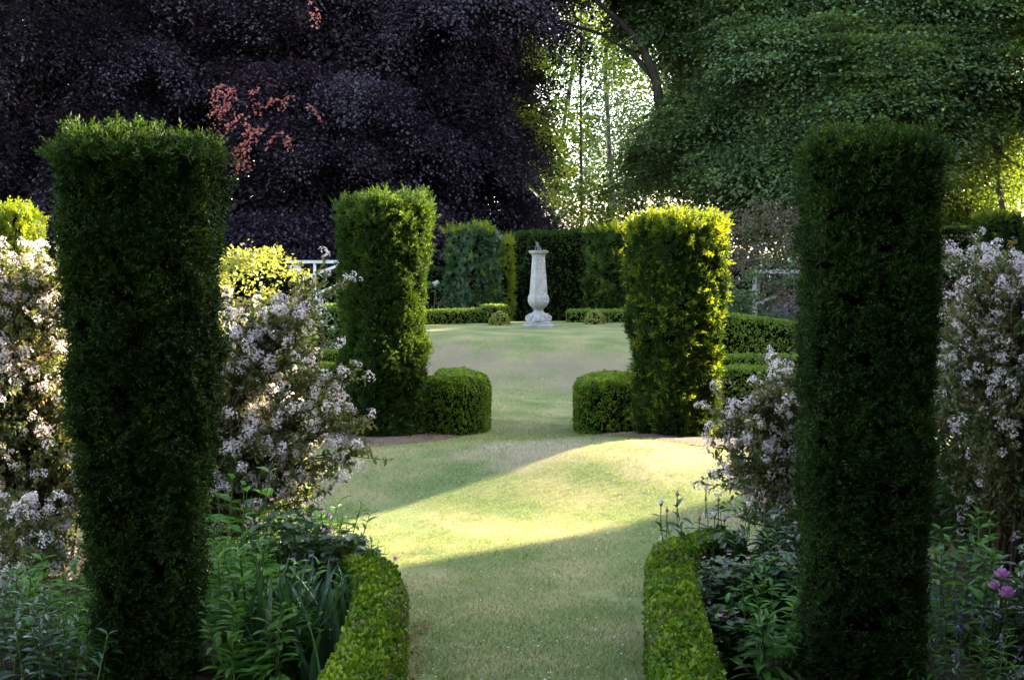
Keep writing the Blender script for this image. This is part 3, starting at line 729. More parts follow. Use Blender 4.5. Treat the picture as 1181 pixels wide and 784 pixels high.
tree('copper_beech_tree', (-9.5, 40, 0), 'huge dark purple copper beech filling the upper left behind the garden', 'tree', E, (bt, [.7, .55, .4, .15]),
     mklimbs(bt[1], bt[3], E, 14, .2), 15500, 110, 1.0, .085, beech, droop=.75, shell=.3, shelf=(640, 1.15, .14, .55), extra=(beech_red, red), keep=lambda P: (P[:, 1] < 43) & (P[:, 2] > .6), fill=120000, width=.6)

# big green tree on the right
E = [((10.6, 42, 10.5), (5.4, 4.6, 6.2)), ((7.9, 39, 5.2), (3.7, 4.0, 3.2)), ((9.5, 38, 5.6), (4.2, 4, 2.6)), ((8.6, 39, 9.6), (4.2, 5, 3.6)), ((10.6, 37, 9.5), (3.9, 2.6, 3)), ((4.9, 39, 10.2), (2.3, 3, 1.6))]
tb = at(1088, 300, 41.5)[0]
bt = [(tb, 41.5, -.2), (tb, 41.5, 3), (tb - .1, 41.5, 8), (tb + .3, 41.5, 14)]
arch = [at(764, 140, 38), at(757, 95, 38), at(742, 55, 38), at(715, 25, 38), at(690, 4, 38), at(660, -20, 38)]
arch2 = [at(757, 95, 38), at(728, 60, 38.3), at(695, 40, 38.5), at(655, 28, 38.5), at(640, 40, 38.5)]
tree('lime_tree', (tb, 41.5, 0), 'broad dark green tree filling the upper right behind the garden', 'tree', E, (bt, [.6, .5, .4, .2]),
     mklimbs(bt[1], bt[3], E, 16, .18) + [(np.array([(tb, 41.5, 4.5), (8.5, 40, 6.0), at(790, 180, 38.5), at(764, 140, 38)]), [.3, .24, .19, .15])] + [(np.array(arch), [.15, .13, .10, .08, .05, .03]), (np.array(arch2), [.08, .07, .05, .04, .02])],
     12500, 105, 1.05, .108, lime, droop=.4, flat=1.0, shell=.8, shelf=(300, 1.0, .24, .5), keep=lambda P: (P[:, 1] < 45.5), fill=34000, width=.9, thick=.03)

# airy trees in the gap
def airy_tree(px, Y, H, ells, label, n=220, mat=airy, leaf=.115, name='poplar_tree', r=.10, nl=85, L=1.1, lim=9, fill=0, fork=0):
    x = at(px, 300, Y)[0]
    base = (x, Y, 0)
    E = [((x + e[0], Y + e[1], e[2]), e[3]) for e in ells]
    bd = rng.normal(0, .22, 3); bt = [(x, Y, -.2), (x + bd[0], Y, H * .2), (x - bd[1], Y, H * .45), (x + bd[2] * 2, Y, H * .7), (x - bd[0] * 2, Y, H)]
    lm = mklimbs(bt[1], bt[4], E, lim, r * .6)
    if fork: lm += [([(x, Y, H * .3), (x + s * fork * .5, Y, H * .6), (x + s * fork, Y, H)], [r * .6, r * .45, r * .15]) for s in (-1, 1)]
    tree(name, base, label, 'tree', E, (bt, [r, r * .9, r * .75, r * .5, r * .2]), lm, n, nl, L, leaf, mat, bark_grey, droop=.5, flat=.4, shell=.9, width=1.1, thick=.25, group='pale trees in the gap between the two great trees', fill=fill)
airy_tree(606, 52, 17, [(0, 0, 12, (2.2, 2, 4)), (-.6, 0, 5.6, (1.6, 1.5, 1.6))], 'thin fork-trunked tree against white sky beside the copper beech', n=60, r=.11, fork=1.1)
airy_tree(655, 58, 18, [(0, 0, 6, (2.3, 2, 3.2)), (.4, 0, 12, (2.4, 2, 3))], 'loose grey-green tree in the middle of the bright gap', n=95)
airy_tree(708, 55, 19, [(0, 0, 7.5, (2.2, 2, 4)), (0, 0, 13.5, (2.6, 2, 3))], 'airy grey-green tree with straight trunk near the right tree', n=190)
airy_tree(765, 60, 18, [(0, 0, 7, (3.0, 2, 4.2)), (0, 0, 13, (3, 2, 3))], 'pale tree partly behind the right great tree', n=300)
airy_tree(672, 47, 15, [(1, 0, 11, (3.0, 2, 2.2)), (.6, 0, 8.4, (1.4, 1.4, .8))], 'bright leafy boughs hanging over the bright gap', n=85, mat=bright, leaf=.13, r=.055)
airy_tree(552, 47, 14, [(-.2, 0, 8.6, (2.0, 1.6, 2.8)), (1.0, 0, 5.9, (1.4, 1.3, 1.6))], 'tree coloured sunlit yellow-green behind the edge of the copper beech', n=420, mat=bright, name='maple_tree', leaf=.15)
airy_tree(1165, 62, 18, [(1, 0, 8, (5.5, 4, 5)), (0, 0, 13, (5.5, 4, 5))], 'tall tree standing behind the right side of the broad dark tree', n=800, fill=3000)
airy_tree(985, 64, 18, [(1, 0, 6, (5.5, 3, 5))], 'tree behind the middle of the broad dark tree', n=400, fill=1500)
airy_tree(1150, 36.3, 8.5, [(0, 0, 6.2, (1.7, .9, 2.4)), (-1.3, 0, 7.6, (1.3, .8, 1.0)), (.6, 0, 3.6, (1.4, .8, 1.2))], 'boughs coloured sunlit yellow standing in front of the dark tree at the right', n=150, mat=bright, leaf=.10, name='young_lime_tree', r=.1, L=.8)
airy_tree(620, 84, 15, [(0, 0, 5.5, (5, 3, 4.5)), (-4, 0, 7, (4, 3, 5))], 'distant pale tree low in the middle of the gap', n=300, leaf=.15)
airy_tree(700, 90, 18, [(0, 0, 8, (5, 3, 6.5)), (4, 0, 10, (5, 3, 6))], 'distant pale tree to the right of the bright gap', n=420, leaf=.15)
# low sunlit growth behind the hedge
def bush(px, Y, w, h, label, mat, n=120, leaf=.07, nl=40, name='bush', dots=None, L=.35, z0=0, cat='bush', grp=None, d=None, py=None, tpl=RHW):
    x = at(px, 300, Y)[0]; z = gz(x, Y)
    root = empty(name, (x, Y, z), label, cat, grp)
    E = [((0, 0, h * .5 + z0), (w / 2, (d or w) / 2, h * .5)), ((w * .18, -.1 * w, h * .62 + z0), (w * .32, w * .3, h * .36)), ((-w * .2, -.05 * w, h * .55 + z0), (w * .3, w * .3, h * .38))]
    P, Nn = crown_points(E, n, .55); mb = MB(); k = P[:, 2] > .08; P, Nn = P[k], Nn[k]
    sprays(mb, P, Nn, nl, L, leaf, tpl, .2, .3, 0, .8, .2)
    mats = [mat]
    if dots:
        k = rng.choice(len(P), dots[1]); m = len(k)
        mb.inst(dots[3] if len(dots) > 3 else T_cluster(10, .5, .5), P[k] + Nn[k] * L * .5, frames(rand_dir(m), Nn[k] + rand_dir(m) * .3), dots[2] * rng.uniform(.7, 1.2, m), 1); mats.append(dots[0])
    mb.build('foliage', mats, root)
    st = MB(); tg = P[rng.integers(0, len(P), 14)] * .9
    tubes(st, rng.normal(0, w * .05, (14, 3)) * [1, 1, 0] + [0, 0, -.05], tg * [.3, .3, .8], tg, .018, .005, sides=5)
    st.build('stems', cane, root)
    return root
bush(235, 48, 15, 9.5, 'dark thicket behind the copper beech', bush_dk, 1100, .26, nl=60, L=1.3, grp='bushes beyond the tall hedges')
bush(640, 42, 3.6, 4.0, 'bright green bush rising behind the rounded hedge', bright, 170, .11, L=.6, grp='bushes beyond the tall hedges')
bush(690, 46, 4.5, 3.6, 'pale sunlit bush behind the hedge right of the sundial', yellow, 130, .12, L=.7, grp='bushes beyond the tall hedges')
bush(735, 50, 6, 5.5, 'grey-green bush under the right side of the bright gap', airy, 260, .14, L=.8, grp='bushes beyond the tall hedges')
bush(600, 54, 6, 4.6, 'shaded bush under the left side of the bright gap', airy, 220, .14, L=.8, grp='bushes beyond the tall hedges')
bush(880, 44, 10, 4.6, 'dark undergrowth bush beneath the right tree', bush_dk, 700, .14, L=.8, grp='bushes beyond the tall hedges')
bush(1090, 46, 10, 5.5, 'dark undergrowth bush behind the small square pillar', bush_dk, 460, .14, L=.8, grp='bushes beyond the tall hedges')
bush(1240, 44, 8, 5.5, 'dark undergrowth bush at the far right edge', bush_dk, 350, .14, L=.8, grp='bushes beyond the tall hedges')

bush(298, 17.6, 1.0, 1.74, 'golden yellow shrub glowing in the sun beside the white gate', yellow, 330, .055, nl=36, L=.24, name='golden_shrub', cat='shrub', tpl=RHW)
bush(283, 16.2, .9, 1.35, 'dusky grey-purple shrub in front of the golden one', rose_bush, 110, .04, nl=34, L=.2, name='purple_shrub', cat='shrub')
bush(376, 18.9, .75, .95, 'small silvery plant at the foot of the white gate', silver, 70, .035, nl=30, L=.16, name='silver_plant', cat='plant', dots=(white_p, 40, .05))
bush(500, 26, .9, 1.0, 'bush with white flowers left of the blue-green column', bush_dk, 60, .06, L=.25, name='white_rose_bush', cat='shrub', dots=(white_p, 26, .12))
bush(882, 24.5, 2.6, 2.2, 'large dusky reddish-grey rambler spilling over the timber frame', rose_bush, 620, .05, nl=44, L=.3, name='rambling_rose', cat='shrub', dots=(white_p, 70, .045))
bush(930, 22.5, 2.2, 1.25, 'darker bush with scattered pale blossoms below the timber frame', bush_dk, 260, .05, nl=40, L=.26, name='rose_bush', cat='shrub', dots=(white_p, 80, .045))
bush(1000, 27, 4, 2.1, 'dusky bush behind the right near column', rose_bush, 260, .07, nl=40, L=.4, name='tall_bush', cat='shrub')

def balls_plant():
    x, y, z = at(852, 395, 21.3); z = gz(x, y)
    root = empty('hydrangea', (x, y, z), 'plant with four round white flower balls behind the right parterre hedges', 'plant')
    mb = MB(); n = 900; P = rng.normal(0, .17, (n, 3)); P[:, 2] = rng.uniform(.02, .72, n)
    mb.inst(LFW, P, frames(rand_dir(n) * [1, 1, .3], rand_dir(n) + [0, 0, 1]), rng.uniform(.05, .09, n), 0)
    mb.build('foliage', bush_dk, root)
    for px, py in ((847, 372), (846, 380), (859, 374), (860, 383)):
        p = np.array(at(px, py, 21.2)) - [x, y, z]; b = MB(); T = T_cluster(60, .5, .3, 3, flat=1.0)
        b.inst(T, p[None], frames(np.array([[1., 0, 0]]), np.array([[0., 0, 1]])), [.11]); b.inst(T, p[None], frames(np.array([[1., 0, 0]]), np.array([[0., .3, -1]])), [.11])
        b.build('flower_head', white_p, root)
balls_plant()
# violet spikes beside the right parterre
def spikes(px, Y, n, h, spread, label, mat_f, mat_l, name='catmint', grp=None):
    x = at(px, 300, Y)[0]; z = gz(x, Y)
    root = empty(name, (x, Y, z), label, 'plant', grp); mb = MB(); fl = MB()
    b = rng.normal(0, spread * .4, (n, 3)) * [1, 1, 0]; t = b * 1.5 + [0, 0, 1] * rng.uniform(.7, 1.05, (n, 1)) * h + rng.normal(0, .03, (n, 3))
    tubes(mb, b - [0, 0, .03], (b + t) / 2 + rng.normal(0, .02, (n, 3)), t, .003, .0015, 0)
    k = 14; tt = rng.uniform(.05, .7, (n, k, 1)); P = (b[:, None] * (1 - tt) + t[:, None] * tt).reshape(-1, 3); m = len(P)
    mb.inst(LFN, P, frames(nrm(rand_dir(m) + [0, 0, .2]), rand_dir(m) + [0, 0, 1]), rng.uniform(.03, .06, m), 0)
    tt = rng.uniform(.72, 1.0, (n, 12, 1)); P = (b[:, None] * (1 - tt) + t[:, None] * tt).reshape(-1, 3) + rng.normal(0, .006, (n * 12, 3)); m = len(P)
    fl.inst(RH, P, frames(rand_dir(m), rand_dir(m)), rng.uniform(.012, .02, m), 0)
    mb.build('foliage', mat_l, root); o = fl.build('flowers', mat_f, root); o['kind'] = 'stuff'
    return root
spikes(915, 19.6 + 1.2, 70, .8, .5, 'violet flower spikes behind the right parterre hedges', violet, bush_dk)

# ------------------------------------------------------------------ white gate and frame
def bar(mb, a, b, w, d):
    a = np.array(a, float); b = np.array(b, float); t = nrm(b - a); y = np.array([0, 1., 0]); s = nrm(np.cross(t, y))
    V = [p + s * i * w / 2 + y * j * d / 2 for p in (a, b) for i, j in ((-1, -1), (1, -1), (1, 1), (-1, 1))]
    mb.add(V, np.array([[0, 1, 2, 3], [7, 6, 5, 4], [0, 4, 5, 1], [1, 5, 6, 2], [2, 6, 7, 3], [3, 7, 4, 0]]))
def gate():
    Y = 20.9 + .6; g = lambda px, py, dy=0: np.array(at(px, py, Y)) + [0, dy, 0] - o
    x, y, _ = at(360, 400, Y); o = np.array([x, y, gz(x, y)])
    root = empty('garden_gate', o, 'white painted timber railing with slanting braces behind the golden shrub', 'railing')
    m = MB(); bar(m, g(331, 302), g(402, 302), .045, .09); m.build('top_rail', timber, root)
    for px in (345, 363, 399):
        m = MB(); b = g(px, 400); b[2] = -.05; bar(m, b, g(px, 303.6), .05 if px != 363 else .038, .055); m.build('post', timber, root)
    for k, (a, b) in enumerate((((345, 323), (399, 303)), ((345, 347), (399, 325)), ((345, 370), (399, 349)))):
        m = MB(); bar(m, g(*a, -.05), g(*b, -.05), .04, .03); m.build('brace', timber, root)
gate()
def frame():
    Y = 23.85; x, y, _ = at(890, 400, Y); o = np.array([x, y, gz(x, y)]); g = lambda px, py, dy=0: np.array(at(px, py, Y)) + [0, dy, 0] - o
    root = empty('timber_frame', o, 'pale grey timber plant frame half buried in the reddish rambler', 'plant support')
    m = MB(); bar(m, g(862, 313, -.3), g(934, 313, -.3), .06, .06); m.build('top_rail', timber_g, root)
    for px in (867, 931):
        m = MB(); b = g(px, 400, -.3); b[2] = -.05; bar(m, b, g(px, 315, -.3), .065, .05); m.build('post', timber_g, root)
    m = MB(); bar(m, g(867, 349, -.35), g(890, 341, -.35), .04, .03); m.build('brace', timber_g, root)
    m = MB(); bar(m, g(872, 316, -.25), g(872, 350, -.25), .03, .03); m.build('slat', timber_g, root)
frame()

# ------------------------------------------------------------------ flowering shrubs
CL = T_cluster(20, .5, .27, 4)
def flowering(loc, targets, n_cane, H, label, lean=(0, 0), R=(.9, .7), seed=0, dens=1.0, sparse_low=.35, tops=None):
    x, y = loc; z = gz(x, y); g = np.random.default_rng(seed)
    root = empty('flowering_shrub', (x, y, z), label, 'shrub', 'lilac-white flowering shrubs')
    st = MB(); lf = MB(); fl = MB()
    a = g.uniform(0, 2 * PI, n_cane); rr = np.sqrt(g.random(n_cane))
    tip = np.stack([np.cos(a) * rr * R[0] + lean[0] * rr, np.sin(a) * rr * R[1] + lean[1] * rr, H * (1 - .55 * rr ** 2) * g.uniform(.82, 1.06, n_cane)], 1)
    if tops is not None:
        tip = np.concatenate([tip, np.array(tops) - [x, y, z]]); n_cane = len(tip)
    b = g.normal(0, .11, (n_cane, 3)) * [1, 1, 0] + [0, 0, -.05]
    mid = b * .4 + tip * [.25, .25, .0] + np.stack([0 * tip[:, 0], 0 * tip[:, 0], tip[:, 2] * .95], 1)
    C = tubes(st, b, mid, tip, .011, .003, 0, 6, 5)
    # twigs off the upper two thirds
    k = int(15 * dens); tt = g.uniform(sparse_low, 1, (n_cane, k, 1))
    P = (b[:, None] * (1 - tt) ** 2 + 2 * mid[:, None] * tt * (1 - tt) + tip[:, None] * tt ** 2).reshape(-1, 3); m = len(P)
    ctr = np.array([0, 0, H * .45]); outd = nrm(P - ctr)
    d = nrm(outd * .7 + nrm(g.normal(size=(m, 3))) * .8 + [0, 0, .25]); ln = g.uniform(.10, .26, m)
    e = P + d * ln[:, None]
    tubes(st, P, (P + e) / 2 + g.normal(0, .012, (m, 3)), e, .0028, .0015, 0, 2, 3)
    q = 17; t2 = g.uniform(.1, 1, (m, q, 1)); L = (P[:, None] * (1 - t2) + e[:, None] * t2).reshape(-1, 3); n = len(L)
    dd = nrm(np.repeat(d, q, 0) * .4 + nrm(g.normal(size=(n, 3))) + [0, 0, .1])
    lf.inst(LFW, L, frames(dd, nrm(g.normal(size=(n, 3)) + [0, 0, .8])), g.uniform(.02, .044, n), 0)
    outer = (np.linalg.norm((e - ctr) / [R[0] + .1, R[1] + .1, H * .6], axis=1) > .62)
    clp = fbm(e, .22, seed) > -.12; s = (g.random(m) < .8) & outer & clp; s2 = (g.random(m) < .35) & outer & ~s
    c = e[s]; nc = len(c)
    for rep in range(2):                             # each panicle: two lobes of florets
        cc = c + g.normal(0, .012, (nc, 3)) + d[s] * rep * .022
        fl.inst(CL, cc, frames(nrm(g.normal(size=(nc, 3))), nrm(d[s] + g.normal(size=(nc, 3)) * .3)), g.uniform(.4, 1, nc) ** 1.5 * .085, 0)
    c = e[s2]; nc = len(c)
    fl.inst(T_cluster(14, .5, .2, 6), c, frames(nrm(g.normal(size=(nc, 3))), d[s2]), g.uniform(.03, .05, nc), 1)
    st.build('stems', cane, root); o = lf.build('leaves', shrub_leaf, root); o['kind'] = 'stuff'; o = fl.build('blossom', [lilac, bud], root); o['kind'] = 'stuff'
    return root
def pts(l, Y, jx=.1, n=3):
    r = np.random.default_rng(5); out = []
    for px, py, *yy in l:
        p = np.array(at(px, py, yy[0] if yy else Y))
        for _ in range(n): out.append(p + r.normal(0, 1, 3) * [jx, jx, jx * .7])
    return out
flowering((-2.75, 7.9), None, 95, 1.58, 'tall pale-flowered shrub at the left edge with sunlit top and bare canes below', (0, 0), (.75, .6), 21, 1.2, .3,
          tops=pts([(8, 325), (30, 315), (55, 325), (72, 325), (12, 350), (40, 345), (82, 360), (60, 390), (15, 400), (80, 420), (30, 440), (14, 600, 7.0), (30, 640, 6.9), (8, 625, 6.9), (40, 625, 6.9), (24, 615, 6.9)], 7.5, .07, 3))
flowering((-1.72, 8.0), None, 62, 1.08, 'arching pale-flowered shrub between the left column and the lawn', (.1, -.1), (.62, .5), 22, 1.1, .3,
          tops=pts([(275, 385), (305, 400), (335, 385), (340, 372), (386, 345), (350, 395), (385, 440), (330, 420), (300, 400), (395, 480), (415, 490), (360, 470), (400, 520), (370, 540), (330, 500), (285, 440), (300, 520), (280, 560)], 7.6, .035, 3))
flowering((2.95, 8.0), None, 95, 1.78, 'large pale-flowered shrub at the right edge behind the dark column', (0, 0), (.78, .6), 23, 1.3, .18,
          tops=pts([(1105, 320), (1135, 300), (1125, 345), (1165, 330), (1175, 380), (1110, 380), (1150, 400), (1110, 440), (1170, 450)], 7.6, .07, 3))
flowering((1.75, 8.1), None, 46, .98, 'smaller pale-flowered shrub leaning over the lawn left of the right column', (-.1, -.1), (.5, .45), 24, 1.05, .3,
          tops=pts([(905, 450), (880, 465), (865, 475), (920, 460), (850, 490), (870, 500), (895, 480), (915, 500), (840, 530), (860, 540), (885, 540), (910, 560), (925, 590), (905, 600)], 7.5, .05, 3))

bush(1165, 9.2, 1.7, 1.0, 'dark leafy bush behind the large pale-flowered shrub at the right edge', bush_dk, 420, .07, nl=46, L=.28, name='dark_bush', cat='bush', grp='dark bushes behind the flowering shrubs')
bush(1260, 9.8, 1.8, 1.0, 'dark leafy bush outside the right edge of the picture', bush_dk, 320, .07, nl=46, L=.28, name='dark_bush', cat='bush', grp='dark bushes behind the flowering shrubs')
bush(40, 10.4, 2.2, .95, 'dark leafy bush behind the bare canes at the left edge', bush_dk, 360, .07, nl=46, L=.26, name='dark_bush', cat='bush', grp='dark bushes behind the flowering shrubs')

# ------------------------------------------------------------------ border plants
def leafy(px, py, Y, n, H, spread, label, mat, leaf=.11, tpl=LF, k=9, name='leafy_plant', grp='leafy plants in the near beds', flowers=None, whorl=False, stem_r=.004, droop=.1, cat='plant', splay=1.5):
    x, y, _ = at(px, py, Y); z = gz(x, y)
    root = empty(name, (x, y, z), label, cat, grp); lf = MB(); st = MB()
    b = rng.normal(0, spread * .35, (n, 3)) * [1, 1, 0]; t = b * splay + [0, 0, 1] * (H * rng.uniform(.7, 1.05, (n, 1))) + rng.normal(0, .03, (n, 3)) * [1, 1, 0]
    mid = (b + t) / 2 + rng.normal(0, .02, (n, 3)); tubes(st, b - [0, 0, .04], mid, t, stem_r, stem_r * .5, 0, 4, 5)
    tt = np.linspace(.2, 1, k)[None, :, None] * np.ones((n, 1, 1))
    P = (b[:, None] * (1 - tt) ** 2 + 2 * mid[:, None] * tt * (1 - tt) + t[:, None] * tt ** 2)
    az = (np.arange(k)[None] * 2.4 + rng.uniform(0, 6, (n, 1)))
    for s in (0, PI):
        A = az + s + rng.normal(0, .3, az.shape); up = .75 * tt[..., 0] - .1 + rng.normal(0, .18, az.shape)
        d = np.stack([np.cos(A), np.sin(A), up], -1).reshape(-1, 3); m = len(d)
        sz = (leaf * (1.15 - .55 * tt[..., 0] ** 2) * rng.uniform(.7, 1.15, az.shape)).ravel()
        lf.inst(tpl, P.reshape(-1, 3), frames(d, nrm(np.array([0, 0, 1.]) + rand_dir(m) * .35)), sz, 0)
    lf.build('leaves', mat, root); st.build('stems', stemg, root)
    if flowers: flowers(root, t)
    return root
def strappy(px, py, Y, n, L, label, mat=strap, w=.035, name='strap_leaf_plant', spread=.12, lean=(0, 0)):
    x, y, _ = at(px, py, Y); z = gz(x, y); root = empty(name, (x, y, z), label, 'plant', 'strap-leaved clumps')
    mb = MB(); a = rng.uniform(0, 2 * PI, n); r = rng.uniform(.1, .5, n); L = L * rng.uniform(.65, 1.1, n)
    b = rng.normal(0, spread, (n, 3)) * [1, 1, 0]; d = np.stack([np.cos(a), np.sin(a), 0 * a], 1) + [lean[0], lean[1], 0]
    S = 6; t = np.linspace(0, 1, S + 1)[None, :, None]
    C = b[:, None] + d[:, None] * (r * L)[:, None, None] * t ** 1.6 + np.array([0, 0, 1.]) * L[:, None, None] * (t - .38 * r[:, None, None] * t ** 2.6 * 1.4)
    sd = nrm(np.cross(d, [0, 0, 1.]))[:, None]; W = (w / 2) * (1 - t ** 2.5) * (.6 + .4 * np.minimum(1, t * 4)) + .0006
    V = np.stack([C - sd * W, C + [0, 0, -.004], C + sd * W], 2).reshape(-1, 3)
    base = np.arange(n)[:, None, None] * (S + 1) * 3 + np.arange(S)[None, :, None] * 3 + np.arange(2)[None, None]
    mb.add(V, np.stack([base, base + 1, base + 4, base + 3], -1).reshape(-1, 4))
    mb.build('leaves', mat, root); return root
def geranium(px, py, Y, w, h, label, nl=1500, nf=36, dx=0):
    x, y, _ = at(px, py, Y); z = gz(x, y); root = empty('geranium', (x, y, z), label, 'plant', 'pink-flowered geranium clumps')
    lf = MB(); st = MB(); a = rng.uniform(0, 2 * PI, nl); r = np.sqrt(rng.random(nl)); hh = h * np.sqrt(np.maximum(.05, 1 - (r * .9) ** 2)) * rng.uniform(.35, 1, nl)
    P = np.stack([np.cos(a) * r * w / 2, np.sin(a) * r * w / 2 * .8, hh], 1)
    T = T_flower(5, .75, .06); lf.inst(T, P, frames(rand_dir(nl) * [1, 1, .3], nrm(rand_dir(nl) * .55 + [0, 0, 1])), rng.uniform(.03, .062, nl), 0)
    lf.build('leaves', gern, root)
    k = rng.choice(nl, nf + 70); tip = P[k] + [0, 0, .05] + rng.uniform(0, .09, (len(k), 1)) * np.array([0, 0, 1.])
    tubes(st, P[k] * [.4, .4, 0], P[k] * [.8, .8, .7], tip, .002, .0012); st.build('stems', stemg, root)
    F = T_flower(5, .8, .12)
    for q in range(nf):
        m = MB(); p = tip[q]; m.inst(F, p[None], frames(rand_dir(1) * [1, 1, .1], nrm(np.array([[0, -.7, .8]]) + rand_dir(1) * .4)), [rng.uniform(.02, .032)]); m.build('flower', pink, root)
    return root
def poppies(root, t):
    x, y, z = root.location
    for px, py, s in ((1155, 668, .10), (1161, 690, .11), (1146, 680, .075)):
        p = np.array(at(px, py, 5.95)) - [x, y, z]; m = MB()
        for k in range(3):
            m.inst(T_leaf(.9, -.35, .1), np.repeat(p[None], 5, 0), frames(np.array([[math.cos(a), math.sin(a), .5 + .5 * k] for a in np.arange(5) * 1.257 + k * .6]), np.array([[0, 0, 1.]] * 5)), [s * .5] * 5)
        m.build('flower', mauve, root)
        s2 = MB(); tube(s2, [(p[0] * .5, p[1] * .5, -.03), (p[0] * .9, p[1] * .9, p[2] * .6), p], .003, 5); s2.build('stem', stemg, root)
def peony_buds(root, t):
    k = 0
    for p in t[rng.choice(len(t), min(len(t), 9), replace=False)]:
        m = MB(); V, F = column_core((0, 0, 0), .022, lambda s: .021 * math.sin(.25 + s * 2.5), 2, 0, 10, 6, .0, 3); q = p + [0, 0, .06]
        m.add(V + q, F, 0, True)
        if k % 3 == 0:
            m.inst(T_cluster(26, .5, .5, 8), (q + [0, 0, .025])[None], frames(np.array([[1., 0, 0]]), np.array([[0, 0, 1.]])), [.034], 1)
        m.build('bud', [bud, white_p], root)
        s2 = MB(); tube(s2, [p * [1, 1, .8], p, q], .0028, 5); s2.build('bud_stem', stemg, root); k += 1

# left bed
leafy(286, 720, 6.25, 20, .50, .34, 'lush mid-green plant beside the foot of the left column', herb, .12, LF, 11)
leafy(268, 690, 6.7, 18, .56, .34, 'taller pale green plant behind the lush one near the left column', herb, .11, LF, 11)
leafy(296, 775, 5.9, 16, .38, .26, 'green leafy plant at the bottom edge between column and box hedge', herb, .12, LF, 9)
leafy(262, 640, 7.1, 8, .8, .28, 'thin plant with large pale leaves standing high by the left column', herb_lt, .12, LFW, 6)
strappy(345, 735, 6.1, 85, .56, 'clump of long dark blade leaves leaning toward the left box hedge', lean=(.08, -.1), spread=.13)
strappy(362, 690, 6.55, 55, .46, 'smaller clump of blade leaves behind the first', lean=(.05, 0), spread=.10)
geranium(388, 640, 6.85, .6, .5, 'pink geranium clump at the end of the left box hedge', 1500, 34)
geranium(335, 640, 6.95, .6, .60, 'pink geranium clump nearer the left column', 1400, 26)
leafy(300, 585, 7.9, 20, .50, .42, 'bright glossy clump of long leaves under the left arching shrub', herb_lt, .15, LFN, 9)
leafy(362, 606, 7.7, 12, .36, .34, 'low long-leaved clump touching the sunlit lawn', herb_lt, .13, LFN, 8)
leafy(345, 600, 7.9, 14, .42, .36, 'leafy clump between the arching shrub and the lawn', herb, .12, LFN, 8)
leafy(72, 700, 6.6, 18, .42, .42, 'sparse green plant in the dark bed left of the near column', herb, .12, LF, 8)
leafy(12, 715, 6.5, 16, .42, .35, 'broad-leaved plant at the left edge of the picture', herb, .13, LF, 7)
leafy(60, 780, 5.9, 24, .40, .45, 'low dim foliage at the bottom left corner', herb_dk, .1, LF, 8)
leafy(105, 745, 6.1, 18, .42, .35, 'low foliage against the foot of the left column', herb, .09, LFN, 8)
leafy(-15, 760, 6.0, 10, .5, .35, 'foliage partly cut by the left edge of the picture', herb_dk, .12, LF, 8)
leafy(322, 690, 6.5, 9, .44, .25, 'plant with broad pale leaves standing among the blade leaves', herb_lt, .13, LFW, 6)
# right bed
leafy(865, 640, 7.35, 22, .50, .45, 'dark glossy peony clump with buds beyond the right box hedge', herb_dk, .15, LF, 8, 'peony', 'dark glossy peonies', peony_buds)
leafy(915, 640, 7.2, 14, .46, .34, 'dark glossy peony clump against the right column', herb_dk, .15, LF, 8, 'peony', 'dark glossy peonies')
leafy(822, 625, 7.5, 8, .48, .26, 'slender stems with round buds at the end of the right box hedge', herb_dk, .10, LF, 6, 'peony', 'dark glossy peonies', peony_buds)
geranium(838, 690, 6.6, .55, .42, 'pink geranium clump beside the right box hedge', 1500, 30)
geranium(895, 690, 6.65, .55, .44, 'pink geranium clump between peony and pale leafy plants', 1400, 26)
geranium(820, 760, 6.15, .4, .30, 'dim geranium clump at the bottom beside the right box hedge', 1100, 5)
leafy(905, 735, 6.3, 14, .42, .3, 'pale green leafy plant in front of the geraniums', herb, .11, LF, 8)
leafy(880, 775, 6.0, 12, .36, .26, 'leafy plant around the plant label', herb, .11, LF, 8)
leafy(938, 700, 6.55, 10, .5, .2, 'green plant tucked against the left side of the right column', herb, .1, LF, 8)
leafy(1100, 700, 6.6, 14, .56, .3, 'green plant beside the right side of the right column', herb, .11, LF, 9)
leafy(1140, 730, 6.4, 12, .50, .35, 'grey-green plant with mauve poppies at the right edge', herb, .12, LFW, 7, 'poppy', 'mauve poppies', poppies)
spikes(1160, 6.3, 36, .42, .5, 'bluish lavender haze of spikes at the bottom right corner', violet, silver, 'lavender', 'lavender clumps')
spikes(1110, 6.0, 24, .36, .4, 'grey stems of lavender at the foot of the right column', violet, silver, 'lavender', 'lavender clumps')
leafy(1120, 790, 5.8, 12, .3, .35, 'low foliage at the bottom right corner', herb, .09, LFN, 8)
leafy(1200, 760, 6.1, 12, .5, .35, 'foliage partly cut by the right edge of the picture', herb_dk, .12, LF, 8)
# bright orange flowers glimpsed behind the canes
def embers():
    x, y, _ = at(45, 560, 9.8); z = gz(x, y); root = empty('orange_poppy', (x, y, z), 'orange flowers glimpsed through the bare canes at left', 'plant')
    mb = MB(); n = 500; P = rng.normal(0, .3, (n, 3)); P[:, 2] = rng.uniform(0, .55, n); mb.inst(LF, P, frames(rand_dir(n), rand_dir(n) + [0, 0, 1]), rng.uniform(.05, .1, n)); mb.build('leaves', herb_lt, root)
    om = leaf_mat('orange_petals', (.7, .10, .02), (.85, .22, .05), .4, (1, 1, 1), .6, .2, .2)
    for px, py in ((22, 538), (50, 530), (56, 534), (68, 532), (20, 572), (60, 588)):
        p = np.array(at(px, py, 9.6)) - [x, y, z]; m = MB(); m.inst(T_flower(5, .9, .2), p[None], frames(np.array([[1., 0, 0]]), np.array([[0, -1., .5]])), [.07]); m.build('flower', om, root)
        s2 = MB(); tube(s2, [(p[0] * .7, p[1] * .7, -.03), p], .003, 4); s2.build('stem', stemg, root)
